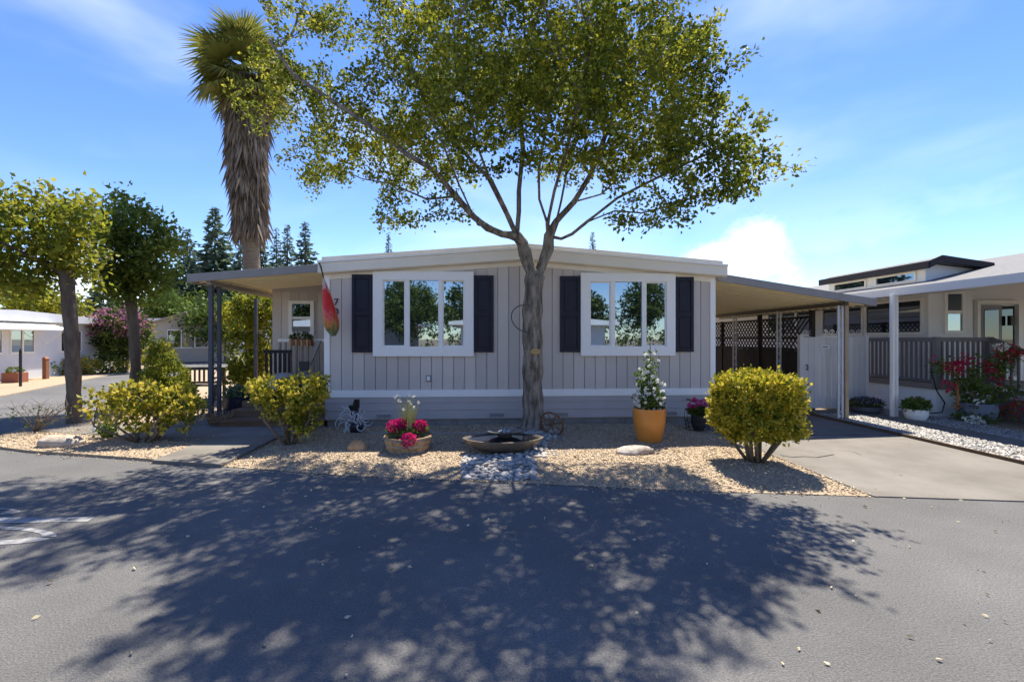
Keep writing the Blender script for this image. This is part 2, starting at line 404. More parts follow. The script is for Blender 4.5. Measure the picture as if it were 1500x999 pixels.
# ------------------------------------------------------------------ the setting
def road_y(x):                                   # far kerb line of the front road
    xs = [-14, -7.6, -7.18, -4.28, -3.37, -1.745, 2.157, 4.02, 5.48, 12, 40]; ys = [9.4, 7.5, 7.30, 6.46, 6.23, 5.75, 4.96, 4.66, 4.42, 3.4, -1]
    return float(np.interp(x, xs, ys))
tag(box(-3000, 3000, -3000, 3000, -.06, -.03).build('ground', EARTH, recenter=False), kind='structure')
def sheet(name, pts, z, mat, thick=.03):
    o = MB().prism(pts, z-thick, z).build(name, mat, recenter=False); return tag(o, kind='structure')
sheet('road', [(-90, -40), (90, -40), (90, 130), (-90, 130)], 0, ASPHALT, .02)
def front_bed():
    nx, ny = 90, 30; V = []; Fc = []
    for i in range(nx+1):
        x = -3.38+(4.04+3.38)*i/nx; y0 = road_y(x)-.02
        for j in range(ny+1):
            t = j/ny; y = y0+(8.66-y0)*t
            V.append((x, y, bed_z(x, y)))
    for i in range(nx):
        for j in range(ny):
            a = i*(ny+1)+j; Fc.append((a, a+ny+1, a+ny+2, a+1))
    return np_obj('gravel_bed', V, Fc, GRAVEL, smooth=True, kind='structure')
def bed_z(x, y):
    e = min(y-road_y(x), 4.1-x if x > 3 else 9, x+3.42 if x < -2.5 else 9)
    s = min(max(e/.8, 0), 1); s = s*s*(3-2*s)
    return .006+.055*s+.06*math.exp(-((x-.84)**2+(y-7.9)**2)/.7)+.006*math.sin(x*5.1)*math.sin(y*4.3)*s
BED = front_bed()
left_pts = [(-4.42, 6.52), (-5.5, 6.84), (-6.6, 7.14), (-7.3, 7.42), (-7.8, 7.8), (-8.14, 8.28), (-8.6, 9.4), (-9.03, 10.6), (-9.55, 11.9), (-12.3, 18.5), (-16.2, 27), (-9, 40), (-2.95, 40), (-2.95, 8.68), (-4.42, 7.95)]
sheet('corner_gravel', left_pts, .035, GRAVEL, .05)
sheet('driveway', [(4.06, road_y(4.06)-.02), (5.5, road_y(5.5)-.02), (6.2, road_y(6.2)-.02), (7.02, road_y(7.02)-.02), (7.02, 16), (4.06, 16)], .012, CONCRETE, .05)
sheet('front_walk', [(-4.42, 6.44), (-3.38, 6.17), (-3.42, 7.95), (-4.46, 7.95)], .045, CONCRETE, .06)
sheet('porch_slab', [(-5.6, 7.955), (-3.2, 7.955), (-3.2, 8.5), (-2.93, 8.62), (-2.93, 10.9), (-5.6, 10.9)], .05, DARKCON, .06)
sheet('side_path', [(-4.47, 7.5), (-4.47, 7.95), (-5.61, 8.35), (-5.61, 9.1), (-7.4, 9.3), (-8.3, 9.2), (-8.2, 8.75), (-6.0, 8.0)], .041, CONCRETE, .06)
sheet('neighbour_walk', [(7.95, 2.5), (8.5, 2.5), (8.5, 10.15), (7.2, 10.15), (7.2, 9.8), (7.95, 9.6)], .05, CONCRETE, .06)
sheet('neighbour_yard', [(7.05, road_y(7.05)), (40, -2), (40, 60), (7.05, 60)], .02, EARTH, .04)
sheet('back_yard', [(-2.94, 8.9), (7.0, 16.02), (7.0, 60), (-2.94, 60)], .004, EARTH, .03)
sheet('far_verge', [(-60, 9.5), (-13.4, 13.2), (-13.8, 14), (-17.3, 22.6), (-28.7, 50.5), (-45, 90), (-90, 90)], .03, GRAVEL, .04)
sheet('opposite_yard', [(-60, -5.2), (60, -9.5), (60, -39), (-60, -39)], .02, EARTH, .03)
# loose chips lying on the tan gravel
def chips(name, pts, size, mat, label=None, base=None):
    n = len(pts); P = np.array(pts)
    T = np.array([(1, 0, -.5), (-.5, .87, -.5), (-.5, -.87, -.5), (.1, .1, .8)])
    R = RNG.normal(size=(n, 3, 3)); Q = np.linalg.qr(R)[0]; s = size*(.5+RNG.random(n))
    V = np.einsum('nij,kj->nki', Q, T)*s[:, None, None]; V[:, :, 2] *= .75; V += P[:, None, :]
    i = np.arange(n)[:, None]*4
    Fc = np.concatenate([i+np.array([q]) for q in ((0, 2, 1), (0, 1, 3), (1, 2, 3), (2, 0, 3))])
    return np_obj(name, V.reshape(-1, 3), Fc, mat, kind='stuff')
def inside(x, y, poly):
    c = False; j = len(poly)-1
    for i in range(len(poly)):
        if (poly[i][1] > y) != (poly[j][1] > y) and x < (poly[j][0]-poly[i][0])*(y-poly[i][1])/(poly[j][1]-poly[i][1])+poly[i][0]: c = not c
        j = i
    return c
pp = []
while len(pp) < 30000:
    x = random.uniform(-3.42, 4.1); y = random.uniform(4.6, 8.6)
    e = y-road_y(x)
    if e < -.03 or (e < .05 and random.random() < .5): continue
    pp.append((x, y, bed_z(x, y)+.003))
while len(pp) < 42000:
    x = random.uniform(-9.4, -4.42); y = random.uniform(6.5, 12)
    if inside(x, y, left_pts): pp.append((x, y, .038))
for q in range(260):                              # strays on the asphalt edge
    x = random.uniform(-7, 4.1); pp.append((x, road_y(x)-abs(random.gauss(0, .07)), .004))
c = chips('gravel', pp, .013, CHIP); big = [(x, y, (bed_z(x, y) if x > -3.4 else .036)+.006) for x, y, z in random.sample(pp[:42000], 2600)]
c2 = chips('coarse_gravel', big, .021, CHIP); c2['label'] = 'coarser tan stones among the gravel chips of the front beds'; c2['category'] = 'gravel'
n = 260; lf = random.sample(pp[:42000], n); P = np.array(lf)+np.array([0, 0, .012]); D = RNG.normal(size=(n, 3)); D[:, 2] = .1
V, Fc = leaf_geo(P, D, .03+.03*RNG.random(n), .3, .08)
lo = np_obj('leaf_litter', V, Fc, LEAF('dry_bed_leaves', [(.30, .2, .08), (.42, .33, .16), (.2, .12, .05)], trans=.1), kind='stuff'); lo['label'] = 'dry leaf litter dropped on the tan gravel beds'; lo['category'] = 'leaves'
c['label'] = 'loose tan gravel chips covering the front beds'; c['category'] = 'gravel'

# ------------------------------------------------------------------ the mobile home
HYW = 8.63; HX0, HX1 = -2.92, 4.38; RX = .73
home = thing('mobile_home', 'grey single-storey mobile home with navy shutters and white trim behind the big tree', 'house', (.73, 12, 0))
def rake(x, eave, ridge):
    h = 3.72; return ridge-(ridge-eave)*abs(x-RX)/h
wall = MB().prism([(HX0+.01, .2), (HX1-.01, .2), (HX1-.01, 2.85), (RX, 3.15), (HX0+.01, 2.85)], HYW+.03, HYW+.12, 'y').build('wall', TAUPE, home)
MB().box(HX0+.012, HX0+.12, HYW+.12, 24, .2, 2.85).box(HX1-.12, HX1-.012, HYW+.12, 24, .2, 2.85).box(HX0, HX1, 23.9, 24.02, .2, 2.9).build('side_wall', TAUPE, home)
wins = [(-2.037, -.215), (1.78, 3.58)]; WZ0, WZ1 = 1.34, 2.888
def board(x0, x1, z0, z1a, z1b):
    MB().prism([(x0, z0), (x1, z0), (x1, z1b), (x0, z1a)], HYW-.006, HYW+.011, 'y').build('siding_board', TAUPE, wall)
x = HX0+.10
while x < HX1-.10:
    x1 = min(x+.2035, HX1-.09); a, b = x+.0055, x1-.0055
    t = lambda q: rake(q, 2.73, 3.02)
    w = [q for q in wins if a < q[1]-.02 and b > q[0]+.02]
    if w:
        board(a, b, .715, WZ0+.05, WZ0+.05)
        if t(a) > WZ1-.03: board(a, b, WZ1-.05, t(a), t(b))
        if a < w[0][0]-.02: board(a, w[0][0]+.03, WZ0+.052, WZ1-.052, WZ1-.052)
        if b > w[0][1]+.02: board(w[0][1]-.03, b, WZ0+.052, WZ1-.052, WZ1-.052)
    else: board(a, b, .715, t(a), t(b))
    x = x1
MB().box(HX0, HX1, HYW-.03, HYW+.011, .59, .72).build('base_band', WHITE, home, bevel=.004)
for x0 in (HX0, HX1-.1):
    MB().box(x0, x0+.1, HYW-.028, HYW+.1, .722, 2.80).build('corner_trim', WHITE, home, bevel=.004)
fr = MB()
for s, xe in ((-1, HX0), (1, HX1)):
    fr.prism([(RX, 3.02), (xe, 2.73), (xe, 2.87), (RX, 3.16)][::s], HYW-.024, HYW+.01, 'y')
fr.build('frieze', CREAM, home)
sk = MB().box(HX0+.02, HX1-.02, HYW+.02, HYW+.1, .17, .6).build('skirting', SKIRT, home)
for z0, z1 in ((.487, .588), (.345, .484), (.188, .342)):
    Mx = Matrix.Translation((0, HYW-.004, z0)) @ Matrix.Rotation(rad(-4.5), 4, 'X')
    MB().box(HX0+.015, HX1-.015, -.012, .004, 0, z1-z0, M=Mx).build('skirting_board', SKIRT, sk)
fo = MB().box(HX0+.06, HX1-.06, HYW+.035, HYW+.2, -.02, .17).build('foundation', BLOCK, home)
k = 0; x = HX0+.04
while x < HX1-.05:
    x1 = min(x+.395, HX1-.04)
    MB().box(x+.004, x1-.004, HYW+.018+random.uniform(-.002, .002), HYW+.034, -.02, .165).build('concrete_block', BLOCK, fo, bevel=.004); x = x1
# roof: fascia on the gable, membrane roof above, lapped edge
OY = 8.42; OX0, OX1 = -2.97, 4.52
for s, xe in ((-1, OX0), (1, OX1)):
    MB().prism([(RX, 3.11), (xe, 2.83), (xe, 3.0), (RX, 3.29)][::s], OY, OY+.04, 'y').build('fascia', CREAM, home, bevel=.004)
    MB().prism([(RX, 3.29), (xe, 3.002), (xe, 3.045), (RX, 3.335)][::s], OY-.025, OY+.12, 'y').build('fascia_cap', WHITE, home, bevel=.004)
    MB().prism([(RX, 3.10), (xe, 2.82), (xe, 2.835), (RX, 3.115)][::s], OY+.04, HYW+.012, 'y').build('soffit', CREAM, home)
    MB().prism([(RX, 3.30), (xe-.03*s, 3.01), (xe-.03*s, 3.13), (RX, 3.42)][::s], OY+.125, 24.2, 'y').build('roof', ROOFG, home)
    MB().box(min(xe, xe-.04*s), max(xe, xe-.04*s), OY+.12, 24.2, 2.83, 3.02).build('eave_fascia', CREAM, home)
MB().lathe([(.06, 0), (.06, .35), (.09, .36), (.09, .42), (.02, .46)], 12, (1.3, 14, 3.3)).build('roof_vent', METAL, home)
MB().box(.45, 1.0, 11, 12.4, 3.38, 3.56).build('ridge_cap', ROOFG, home)
def window(parent, x0, x1, z0, z1, y, panes, fm=WHITE, trim=.12, depth=.035, glass=GL):
    # panes: list of (xa, xb, za, zb) in metres from the outer lower-left corner; the frame is solid between them
    fmb = MB(); xs = sorted({0, x1-x0} | {v for p in panes for v in p[:2]}); zs = sorted({0, z1-z0} | {v for p in panes for v in p[2:]})
    for i in range(len(xs)-1):
        for j in range(len(zs)-1):
            cx, cz = (xs[i]+xs[i+1])/2, (zs[j]+zs[j+1])/2
            if any(p[0] < cx < p[1] and p[2] < cz < p[3] for p in panes): continue
            edge = cx < trim or cx > x1-x0-trim or cz < trim or cz > z1-z0-trim
            fmb.box(x0+xs[i], x0+xs[i+1], y-depth*(1 if edge else .72), y+.01, z0+zs[j], z0+zs[j+1])
    w = fmb.build('window', fm, parent)
    for p in panes:
        MB().box(x0+p[0]-.004, x0+p[1]+.004, y-.006, y-.001, z0+p[2]-.004, z0+p[3]+.004).build('pane', glass, w)
    return w
H = WZ1-WZ0
for x0, x1 in wins:
    q = (x1-x0)/1.82
    pn = [(.175*q, .576*q, .177, H-.16), (.657*q, 1.177*q, .165, H-.15), (1.25*q, 1.65*q, .177, H-.16)]
    pn = [(a, b, .177, H-.16) for a, b, c, d in pn]
    w = window(home, x0, x1, WZ0, WZ1, HYW-.02, pn, depth=.055)
    for a, b, c, d in pn[::2]:                    # vent sash frames
        sm = MB()
        for xx in ((a, a+.022), (b-.022, b)): sm.box(x0+xx[0], x0+xx[1], HYW-.034, HYW-.0265, WZ0+c, WZ0+d)
        for zz in ((c, c+.022), (d-.022, d)): sm.box(x0+a+.0225, x0+b-.0225, HYW-.034, HYW-.0265, WZ0+zz[0], WZ0+zz[1])
        sm.build('sash', WHITE, w)
def shutter(x0, x1):
    z0, z1 = 1.41, 2.83; y = HYW-.008
    sh = MB().box(x0, x0+.055, y-.035, y, z0, z1).box(x1-.055, x1, y-.035, y, z0, z1)
    for a, b in ((z0, z0+.07), (2.08, 2.16), (z1-.07, z1)): sh.box(x0+.055, x1-.055, y-.034, y, a, b)
    sh.box(x0+.055, x1-.055, y-.016, y-.001, z0+.07, 2.08).box(x0+.055, x1-.055, y-.016, y-.001, 2.16, z1-.07)
    o = sh.build('shutter', NAVY, home, bevel=.003)
    for a, b in ((z0+.10, 2.05), (2.19, z1-.10)): MB().box(x0+.085, x1-.085, y-.028, y-.017, a, b).build('panel', NAVY, o, bevel=.006)
for x0, x1 in wins:
    shutter(x0-.385, x0-.008); shutter(x1+.008, x1+.37)
VENTD = M('vent_dark', (.01, .01, .012), rough=.7)
for px in (563, 728, 822, 981):                   # perforated crawl-space vents
    v = at(px, 608, HYW); vb = MB(); 
    vb.box(v.x-.15, v.x+.15, HYW-.026, HYW-.014, .20, .29); o = vb.build('vent', SKIRT, home)
    hm = MB()
    for i in range(12):
        for j in range(3):
            if (i+j) % 2 == 0: hm.box(v.x-.132+i*.022, v.x-.113+i*.022, HYW-.029, HYW-.0261, .214+j*.022, .232+j*.022)
    hm.build('vent_holes', VENTD, o)
def text_mesh(name, s, size, mat, parent, loc, rot=(rad(90), 0, 0), depth=.008, align='CENTER'):
    cu = bpy.data.curves.new(name, 'FONT'); cu.body = s; cu.size = size; cu.extrude = depth; cu.align_x = align
    t = bpy.data.objects.new(name+'_t', cu); COL.objects.link(t)
    bpy.context.view_layer.update()
    me = bpy.data.meshes.new_from_object(t.evaluated_get(bpy.context.evaluated_depsgraph_get())); bpy.data.objects.remove(t)
    me.materials.clear(); me.materials.append(mat)
    me.transform(Matrix.Translation(loc) @ Euler(rot).to_matrix().to_4x4())
    o = bpy.data.objects.new(name, me); link(o, parent); return o
for s, py in (('7', 447), ('0', 461)):
    p = at(493, py, HYW); text_mesh('house_number', s, .17, BLACK, home, (p.x, HYW-.018, p.z))
p = at(628, 554, HYW)
o = MB().box(p.x-.05, p.x+.05, HYW-.03, HYW-.006, p.z-.07, p.z+.06).build('outlet_cover', M('outlet_grey', (.30, .29, .29), rough=.5), home, bevel=.01)
MB().lathe([(.0, -.04), (.026, -.035), (.03, 0), (.024, .035), (0, .042)], 10, (p.x, HYW-.035, p.z)).build('outlet_lamp', WHITE, o, smooth=True)
p = at(1007, 585, HYW)
MB().tube([(p.x, HYW+.01, p.z), (p.x, HYW-.09, p.z), (p.x+.01, HYW-.12, p.z-.04)], [.014, .014, .011], 8).box(p.x-.035, p.x+.035, HYW-.075, HYW-.06, p.z+.015, p.z+.03).build('hose_tap', M('brass', (.18, .13, .06), rough=.4, metal=.8), home)

# porch room on the side, with its window (part of the same home)
MB().box(-4.9, HX0, 11.0, 11.1, .3, 2.95).build('porch_wall', TAUPE, home)
for i in range(10):
    MB().box(-4.88+i*.2, -4.69+i*.2, 10.986, 10.999, .9, 2.74).build('siding_board', TAUPE, wall)
a = at(424, 491, 11); b = at(461, 441, 11)
ww, wh = b.x-a.x, b.z-a.z
window(home, a.x, b.x, a.z, b.z, 10.98, [(.08, ww-.08, .07, wh*.46), (.08, ww-.08, wh*.54, wh-.07)], trim=.05, depth=.04)

# ------------------------------------------------------------------ porch awning and carport
def awning(name, label, x_house, x_out, y0, y1, z_house, z_out, n, fmat, pan):
    root = thing(name, label, 'awning' if 'porch' in name else 'carport', (x_out, y0, 0))
    zz = lambda x: z_house+(z_out-z_house)*(x-x_house)/(x_out-x_house)
    w = (y1-y0)/n
    for i in range(n):                            # ribbed pans
        a, b = y0+i*w, y0+(i+1)*w; m = MB()
        xa, xb = min(x_house, x_out), max(x_house, x_out)
        m.prism([(xa, zz(xa)), (xb, zz(xb)), (xb, zz(xb)+.012), (xa, zz(xa)+.012)], a+.012, b-.0005, 'y')
        m.prism([(xa, zz(xa)-.03), (xb, zz(xb)-.03), (xb, zz(xb)+.03), (xa, zz(xa)+.03)], a, a+.0115, 'y')
        m.build('roof_pan', pan, root)
    xa, xb = (x_house, x_out) if x_house < x_out else (x_out, x_house)
    MB().prism([(xa, zz(xa)-.05), (xb, zz(xb)-.05), (xb, zz(xb)+.10), (xa, zz(xa)+.10)], y0-.04, y0-.001, 'y').build('fascia', fmat, root, bevel=.006)
    s = 1 if x_out > x_house else -1
    MB().box(min(x_out, x_out+.04*s), max(x_out, x_out+.04*s), y0-.04, y1, z_out-.05, z_out+.10).build('gutter', fmat, root, bevel=.006)
    xm = x_out-.3*s if 'porch' in name else x_out-.52
    MB().box(xm-.04, xm+.04, y0+.05, y1, zz(xm)-.11, zz(xm)-.031).build('beam', fmat if 'porch' in name else M('dark_beam', (.1, .085, .06), rough=.6), root)
    return root, zz, xm
pa, zz, xm = awning('porch_awning', 'cream ribbed porch awning with taupe fascia on slate posts', HX0-.03, -5.5, 9.0, 12.7, 2.99, 2.76, 14, BROWNF, CREAMPAN)
p = at(309, 610, 9.2); p2 = at(319, 606, 9.4)
MB().box(p.x-.035, p.x+.035, 9.17, 9.24, .05, zz(p.x)-.03).build('post', POSTG, pa)
MB().box(p2.x-.03, p2.x+.03, 9.42, 9.48, .05, zz(p2.x)-.03).build('post', POSTG, pa)
scroll = MB()
for i in range(9):
    z = .4+i*.27; scroll.tube([(p.x+.035, 9.21, z), (p2.x-.03, 9.44, z+.13), (p.x+.035, 9.21, z+.26)], .007, 5)
scroll.build('scrollwork', POSTG, pa)
q = at(374, 560, 12.3)
MB().box(q.x-.035, q.x+.035, 12.3, 12.37, .04, 2.7).build('post', POSTG, pa)
cp, zz, xm = awning('carport', 'cream ribbed carport roof over the concrete driveway', HX1+.02, 7.75, 8.85, 15, 2.86, 2.36, 26, BROWNF, CREAMPAN)
def lattice_post(y):
    xm = 7.2; zt = zz(xm)-.11
    m = MB().box(xm-.085, xm-.055, y, y+.03, .01, zt).box(xm+.0, xm+.03, y, y+.03, .01, zt)
    for i in range(12):
        z = .1+i*.185; s = 1 if i % 2 else -1
        m.tube([(xm-.0275-.045*s, y+.015, z), (xm-.0275+.045*s, y+.015, z+.18)], .007, 5)
    m.build('lattice_post', METAL, cp)
    return xm
for y in (8.98, 10.95, 12.95): lattice_post(y)
MB().box(7.255, 7.325, 8.96, 9.03, .01, zz(7.29)-.04).build('post', TANMETAL, cp)

# ------------------------------------------------------------------ right: fence, gate, neighbour
fence = thing('lattice_fence', 'dark brown board fence with lattice top beyond the carport', 'fence', (7.5, 12.5, 0))
y = 10.32
while y < 16.4:
    MB().box(7.49, 7.51, y+.004, y+.136, .03, 1.38+random.uniform(-.006, .006)).build('fence_board', DARKWOOD, fence); y += .14
for y in (10.26, 12.3, 14.3, 16.4): MB().box(7.46, 7.55, y-.045, y+.045, 0, 2.32 if y < 12.5 else 2.2).build('fence_post', DARKWOOD, fence)
for z in (1.38, 1.66, 2.14): MB().box(7.475, 7.488, 10.3, 16.4, z, z+.05).build('rail', DARKWOOD, fence)
lm = MB()
y = 10.3
while y < 16.3:
    for s in (1, -1):
        a, b = (y, y+.76) if s > 0 else (y+.76, y)
        d = Vector((0, b-a, .76)).normalized(); nrm = Vector((0, -d.z, d.y))*.02; X = 7.492 if s > 0 else 7.503
        lm.poly([Vector((X, a, 1.40))-nrm, Vector((X, b, 2.16))-nrm, Vector((X, b, 2.16))+nrm, Vector((X, a, 1.40))+nrm])
    y += .15
o = lm.build('lattice_panel', DARKWOOD, fence); o['kind'] = 'stuff'
so = o.modifiers.new('solid', 'SOLIDIFY'); so.thickness = .006
gate = thing('side_gate', 'pale grey plank gate with a small sign beside the carport post', 'gate', (7.95, 10.2, 0))
n = 11
for i in range(n):
    x0 = 7.24+i*.135
    MB().box(x0+.003, x0+.132, 10.2, 10.222, .07, 1.70).build('plank', GATEP, gate, bevel=.003)
for z in (.25, 1.45): MB().box(7.24, 8.72, 10.223, 10.26, z, z+.09).build('crossbar', GATEP, gate)
MB().box(7.16, 7.235, 10.18, 10.27, 0, 1.75).box(8.73, 8.8, 10.18, 10.27, 0, 1.75).build('gate_post', GATEP, gate)
p = at(1209, 508, 10.2)
o = MB().box(p.x-.09, p.x+.09, 10.190, 10.199, p.z-.035, p.z+.035).build('gate_sign', WHITE, gate)
sg = MB()
for i, (a, b) in enumerate(((-.07, -.055), (-.05, -.032), (-.026, -.01), (-.004, .014), (.02, .034), (.04, .062))): sg.box(p.x+a, p.x+b, 10.187, 10.1895, p.z-.014, p.z+.014)
sg.build('sign_print', BLACK, o)
p = at(1181, 538, 10.2)
MB().tube([(p.x, 10.19, p.z-.06), (p.x, 10.15, p.z-.04), (p.x, 10.15, p.z+.04), (p.x, 10.19, p.z+.06)], .012, 6).build('gate_handle', BLACK, gate)
# scroll ironwork topping above the gate
m = MB()
for i in range(9):
    c = 7.32+i*.16; pts = [(c+.07*math.cos(t)*(1-.09*t), 10.24, 1.80+.07*math.sin(t)*(1-.09*t)) for t in np.linspace(0, 8, 20)]
    m.tube(pts, .006, 4)
m.box(7.24, 8.72, 10.232, 10.244, 1.71, 1.722).build('gate_scrollwork', METAL, gate)

nb = thing('neighbour_home', 'pale grey neighbouring home with raised roof lantern and deep eave', 'house', (11, 13, 0))
NX, NY = 10.2, 10.13
MB().box(NX, NX+.12, NY, 24, 0, 2.74).box(NX+.12, 11.28, NY, NY+.12, 0, 2.74).box(11.16, 11.28, NY+.12, 11.2, 0, 2.74).prism([(11.281, 0), (16, 0), (16, 2.6), (12.5, 3.5), (11.281, 3.2)], 11.2, 11.32, 'y').build('wall', NWHITE, nb)
NGL = GLASS('neighbour_glass', (.03, .032, .036), k=.09)
def side_window(y0, y1, z0, z1, divs, X=NX):
    m = MB().box(X-.04, X+.01, y0, y1, z0, z0+.08).box(X-.04, X+.01, y0, y1, z1-.06, z1)
    ys = [y0+(y1-y0)*i/divs for i in range(divs+1)]
    for yy in ys: m.box(X-.039, X+.01, max(y0, yy-.05), min(y1, yy+.05), z0+.08, z1-.06)
    w = m.build('window', WHITE, nb)
    for a, b in zip(ys[:-1], ys[1:]): MB().box(X-.008, X-.002, a+.05, b-.05, z0+.08, z1-.06).build('pane', NGL, w)
side_window(10.25, 11.9, 1.74, 2.62, 2); side_window(11.96, 13.5, 1.74, 2.62, 2); side_window(13.9, 16.2, 1.74, 2.62, 3)
a = at(1382, 488, NY); b = at(1412, 427, NY); ww, wh = b.x-a.x, b.z-a.z
window(nb, a.x, b.x, a.z, b.z, NY-.005, [(.07, ww-.07, .06, wh*.46), (.07, ww-.07, wh*.54, wh-.06)], trim=.05, depth=.035)
# porch entrance: door with side lights set back
MB().box(12.5, 12.58, 11.1, 11.19, .7, 2.55).box(13.62, 13.7, 11.1, 11.19, .7, 2.55).box(12.5, 13.7, 11.1, 11.19, 2.551, 2.64).build('door_frame', WHITE, nb)
d = MB().box(12.62, 13.2, 11.14, 11.19, .72, 2.52).build('door', M('slate_door', (.26, .27, .30), rough=.5), nb)
PGL = GLASS('porch_glass', k=.1)
MB().box(12.72, 13.1, 11.125, 11.139, 1.5, 2.4).build('door_glass', PGL, d)
MB().box(13.24, 13.58, 11.17, 11.19, .9, 2.5).build('side_light', PGL, nb)
MB().box(13.3, 13.42, 11.02, 11.1, 2.0, 2.25).build('wall_lamp', BLACK, nb)
# roofs
EX = 8.5; rz = lambda x: 2.70+(x-EX)*.24
MB().prism([(EX, 2.60), (12.5, 3.56), (16.5, 2.6), (16.5, 2.7), (12.5, 3.66), (EX, 2.70)], 4.0, 24.4, 'y').build('roof', SHINGLE, nb)
MB().box(EX-.04, EX-.002, 3.96, 24.4, 2.55, 2.705).build('eave_fascia', M('eave_grey', (.60, .60, .61), rough=.5), nb)
MB().prism([(EX, 2.53), (12.5, 3.5), (16.5, 2.54), (16.5, 2.72), (12.5, 3.68), (EX, 2.72)], 3.95, 3.999, 'y').build('gable_fascia', NWHITE, nb)
LX = 9.2
MB().prism([(LX, 2.7), (10.4, 2.7), (10.4, 3.12), (9.35, 3.22), (LX, 3.12)], 9.2, 11.95, 'y').build('lantern_wall', NWHITE, nb)
MB().prism([(9.05, 3.13), (9.32, 3.25), (10.42, 3.14), (10.42, 3.2), (9.32, 3.34), (9.05, 3.23)], 9.0, 12.05, 'y').build('lantern_roof', SHINGLE, nb)
MB().prism([(9.03, 3.10), (9.32, 3.23), (10.45, 3.10), (10.45, 3.22), (9.32, 3.37), (9.03, 3.25)], 8.95, 8.999, 'y').build('lantern_fascia', DARKTRIM, nb)
MB().box(9.01, 9.049, 8.95, 12.07, 3.10, 3.25).build('lantern_fascia', DARKTRIM, nb)
for y0, y1 in ((9.4, 10.45), (10.7, 11.75)):
    w = MB().box(LX-.03, LX+.01, y0, y1, 2.90, 2.93).box(LX-.03, LX+.01, y0, y1, 3.07, 3.095).box(LX-.03, LX+.01, y0, y0+.04, 2.93, 3.07).box(LX-.03, LX+.01, y1-.04, y1, 2.93, 3.07).build('lantern_window', WHITE, nb)
    MB().box(LX-.008, LX-.002, y0+.04, y1-.04, 2.93, 3.07).build('pane', GL, w)
p = at(1313, 614, 9.12)
MB().box(p.x-.075, p.x-.015, 9.12, 9.2, .02, 2.58).box(p.x+.012, p.x+.06, 9.13, 9.19, .02, 2.58).build('porch_post', WHITE, nb, bevel=.006)
# deck with railing
dk = thing('neighbour_deck', 'raised entry deck with grey baluster railing on a white skirt', 'deck', (10.5, 10, 0))
DX, DY = 9.38, 9.14
MB().box(DX+.03, 12.0, DY+.03, 11.18, 0, .60).build('deck_skirt', NWHITE, dk)
MB().box(DX, 12.05, DY, 11.19, .60, .72).build('deck_edge', M('deck_edge_paint', (.24, .2, .18), rough=.6), dk)
bal = None
def baluster(x, y, z0=.80, z1=1.60, w=.036):
    global bal
    if bal is None: bal = box(-w/2, w/2, -.018, .018, 0, .80).build('baluster', GREYRAIL, dk, local=True); o = bal
    else: o = bal.copy(); COL.objects.link(o)
    o.location = Vector((x, y, z0))-Vector((10.5, 10, 0)); o.scale = (1, 1, (z1-z0)/.8)
y = DY+.16
while y < 11.1: baluster(DX+.045, y); y += .115
x = DX+.17
while x < 11.0: baluster(x, DY+.045); x += .115
MB().box(DX, DX+.09, DY, 11.18, 1.60, 1.69).box(DX+.02, DX+.07, DY+.09, 11.18, .76, .80).build('top_rail', GREYRAIL, dk, bevel=.006)
MB().box(DX+.09, 10.62, DY, DY+.09, 1.60, 1.69).box(DX+.09, 10.62, DY+.02, DY+.07, .76, .80).build('top_rail', GREYRAIL, dk, bevel=.006)
for x, y in ((DX-.005, DY-.005), (DX-.005, 10.15), (10.55, DY-.005)): MB().box(x, x+.1, y, y+.1, .6, 1.70).build('rail_post', GREYRAIL, dk, bevel=.004)
# stair rail running down to the right, towards the street
st = MB()
st.prism([(DY, 1.60), (DY, 1.69), (7.3, .92), (7.3, .83)], 10.56, 10.64, 'x').prism([(DY, .78), (DY, .84), (7.3, .1), (7.3, .04)], 10.57, 10.63, 'x')
st.build('stair_rail', GREYRAIL, dk)
y = DY-.12
while y > 7.4:
    z = .8-(DY-y)*.40; baluster(10.60, y, z, z+.82); y -= .125
for i in range(4): MB().box(10.62, 12.0, DY-.3*(i+1), DY-.3*i-.002, 0, .56-.15*i).build('step', GREYRAIL, dk)
hose = MB().tube([at(1362, 540, 9.1)+Vector((0, -.02, 0)), at(1372, 572, 9.08), at(1384, 590, 9.06), at(1380, 604, 9.05), at(1355, 606, 9.05)], .012, 6).build('garden_hose', BLACK, None)
tag(hose, 'black hose looping down the white deck skirt of the pale home', 'hose')
# white gravel beside the driveway with timber edging
tag(MB().box(7.025, 7.06, road_y(7), 10.1, -.02, .06).build('timber_edging', M('edging_wood', (.10, .065, .04), (.16, .11, .07), scale=6, rough=.9)), 'brown timber edging between driveway and white gravel', 'edging')
WGR = M('white_gravel', (.36, .345, .32), (.44, .42, .39), scale=3, rough=.8, island=.32)
sheet('white_gravel_bed', [(7.062, road_y(7.06)), (7.945, road_y(7.945)), (7.945, 9.58), (7.19, 9.78), (7.062, 9.9)], .035, GRAVEL, .05)
sheet('white_gravel_border', [(8.505, 4), (9.40, 4), (9.40, 10.15), (8.505, 10.15)], .03, GRAVEL, .04)
pp = []
for i in range(5200):
    x = random.uniform(7.08, 7.94); y = random.uniform(4.2, 9.6); pp.append((x, y, .045))
for i in range(3600):
    x = random.uniform(8.52, 9.38); y = random.uniform(5, 10.1); pp.append((x, y, .04))
o = chips('white_stones', pp, .028, WGR); o['label'] = 'white stones filling the strips beside the neighbour walk'; o['category'] = 'gravel'

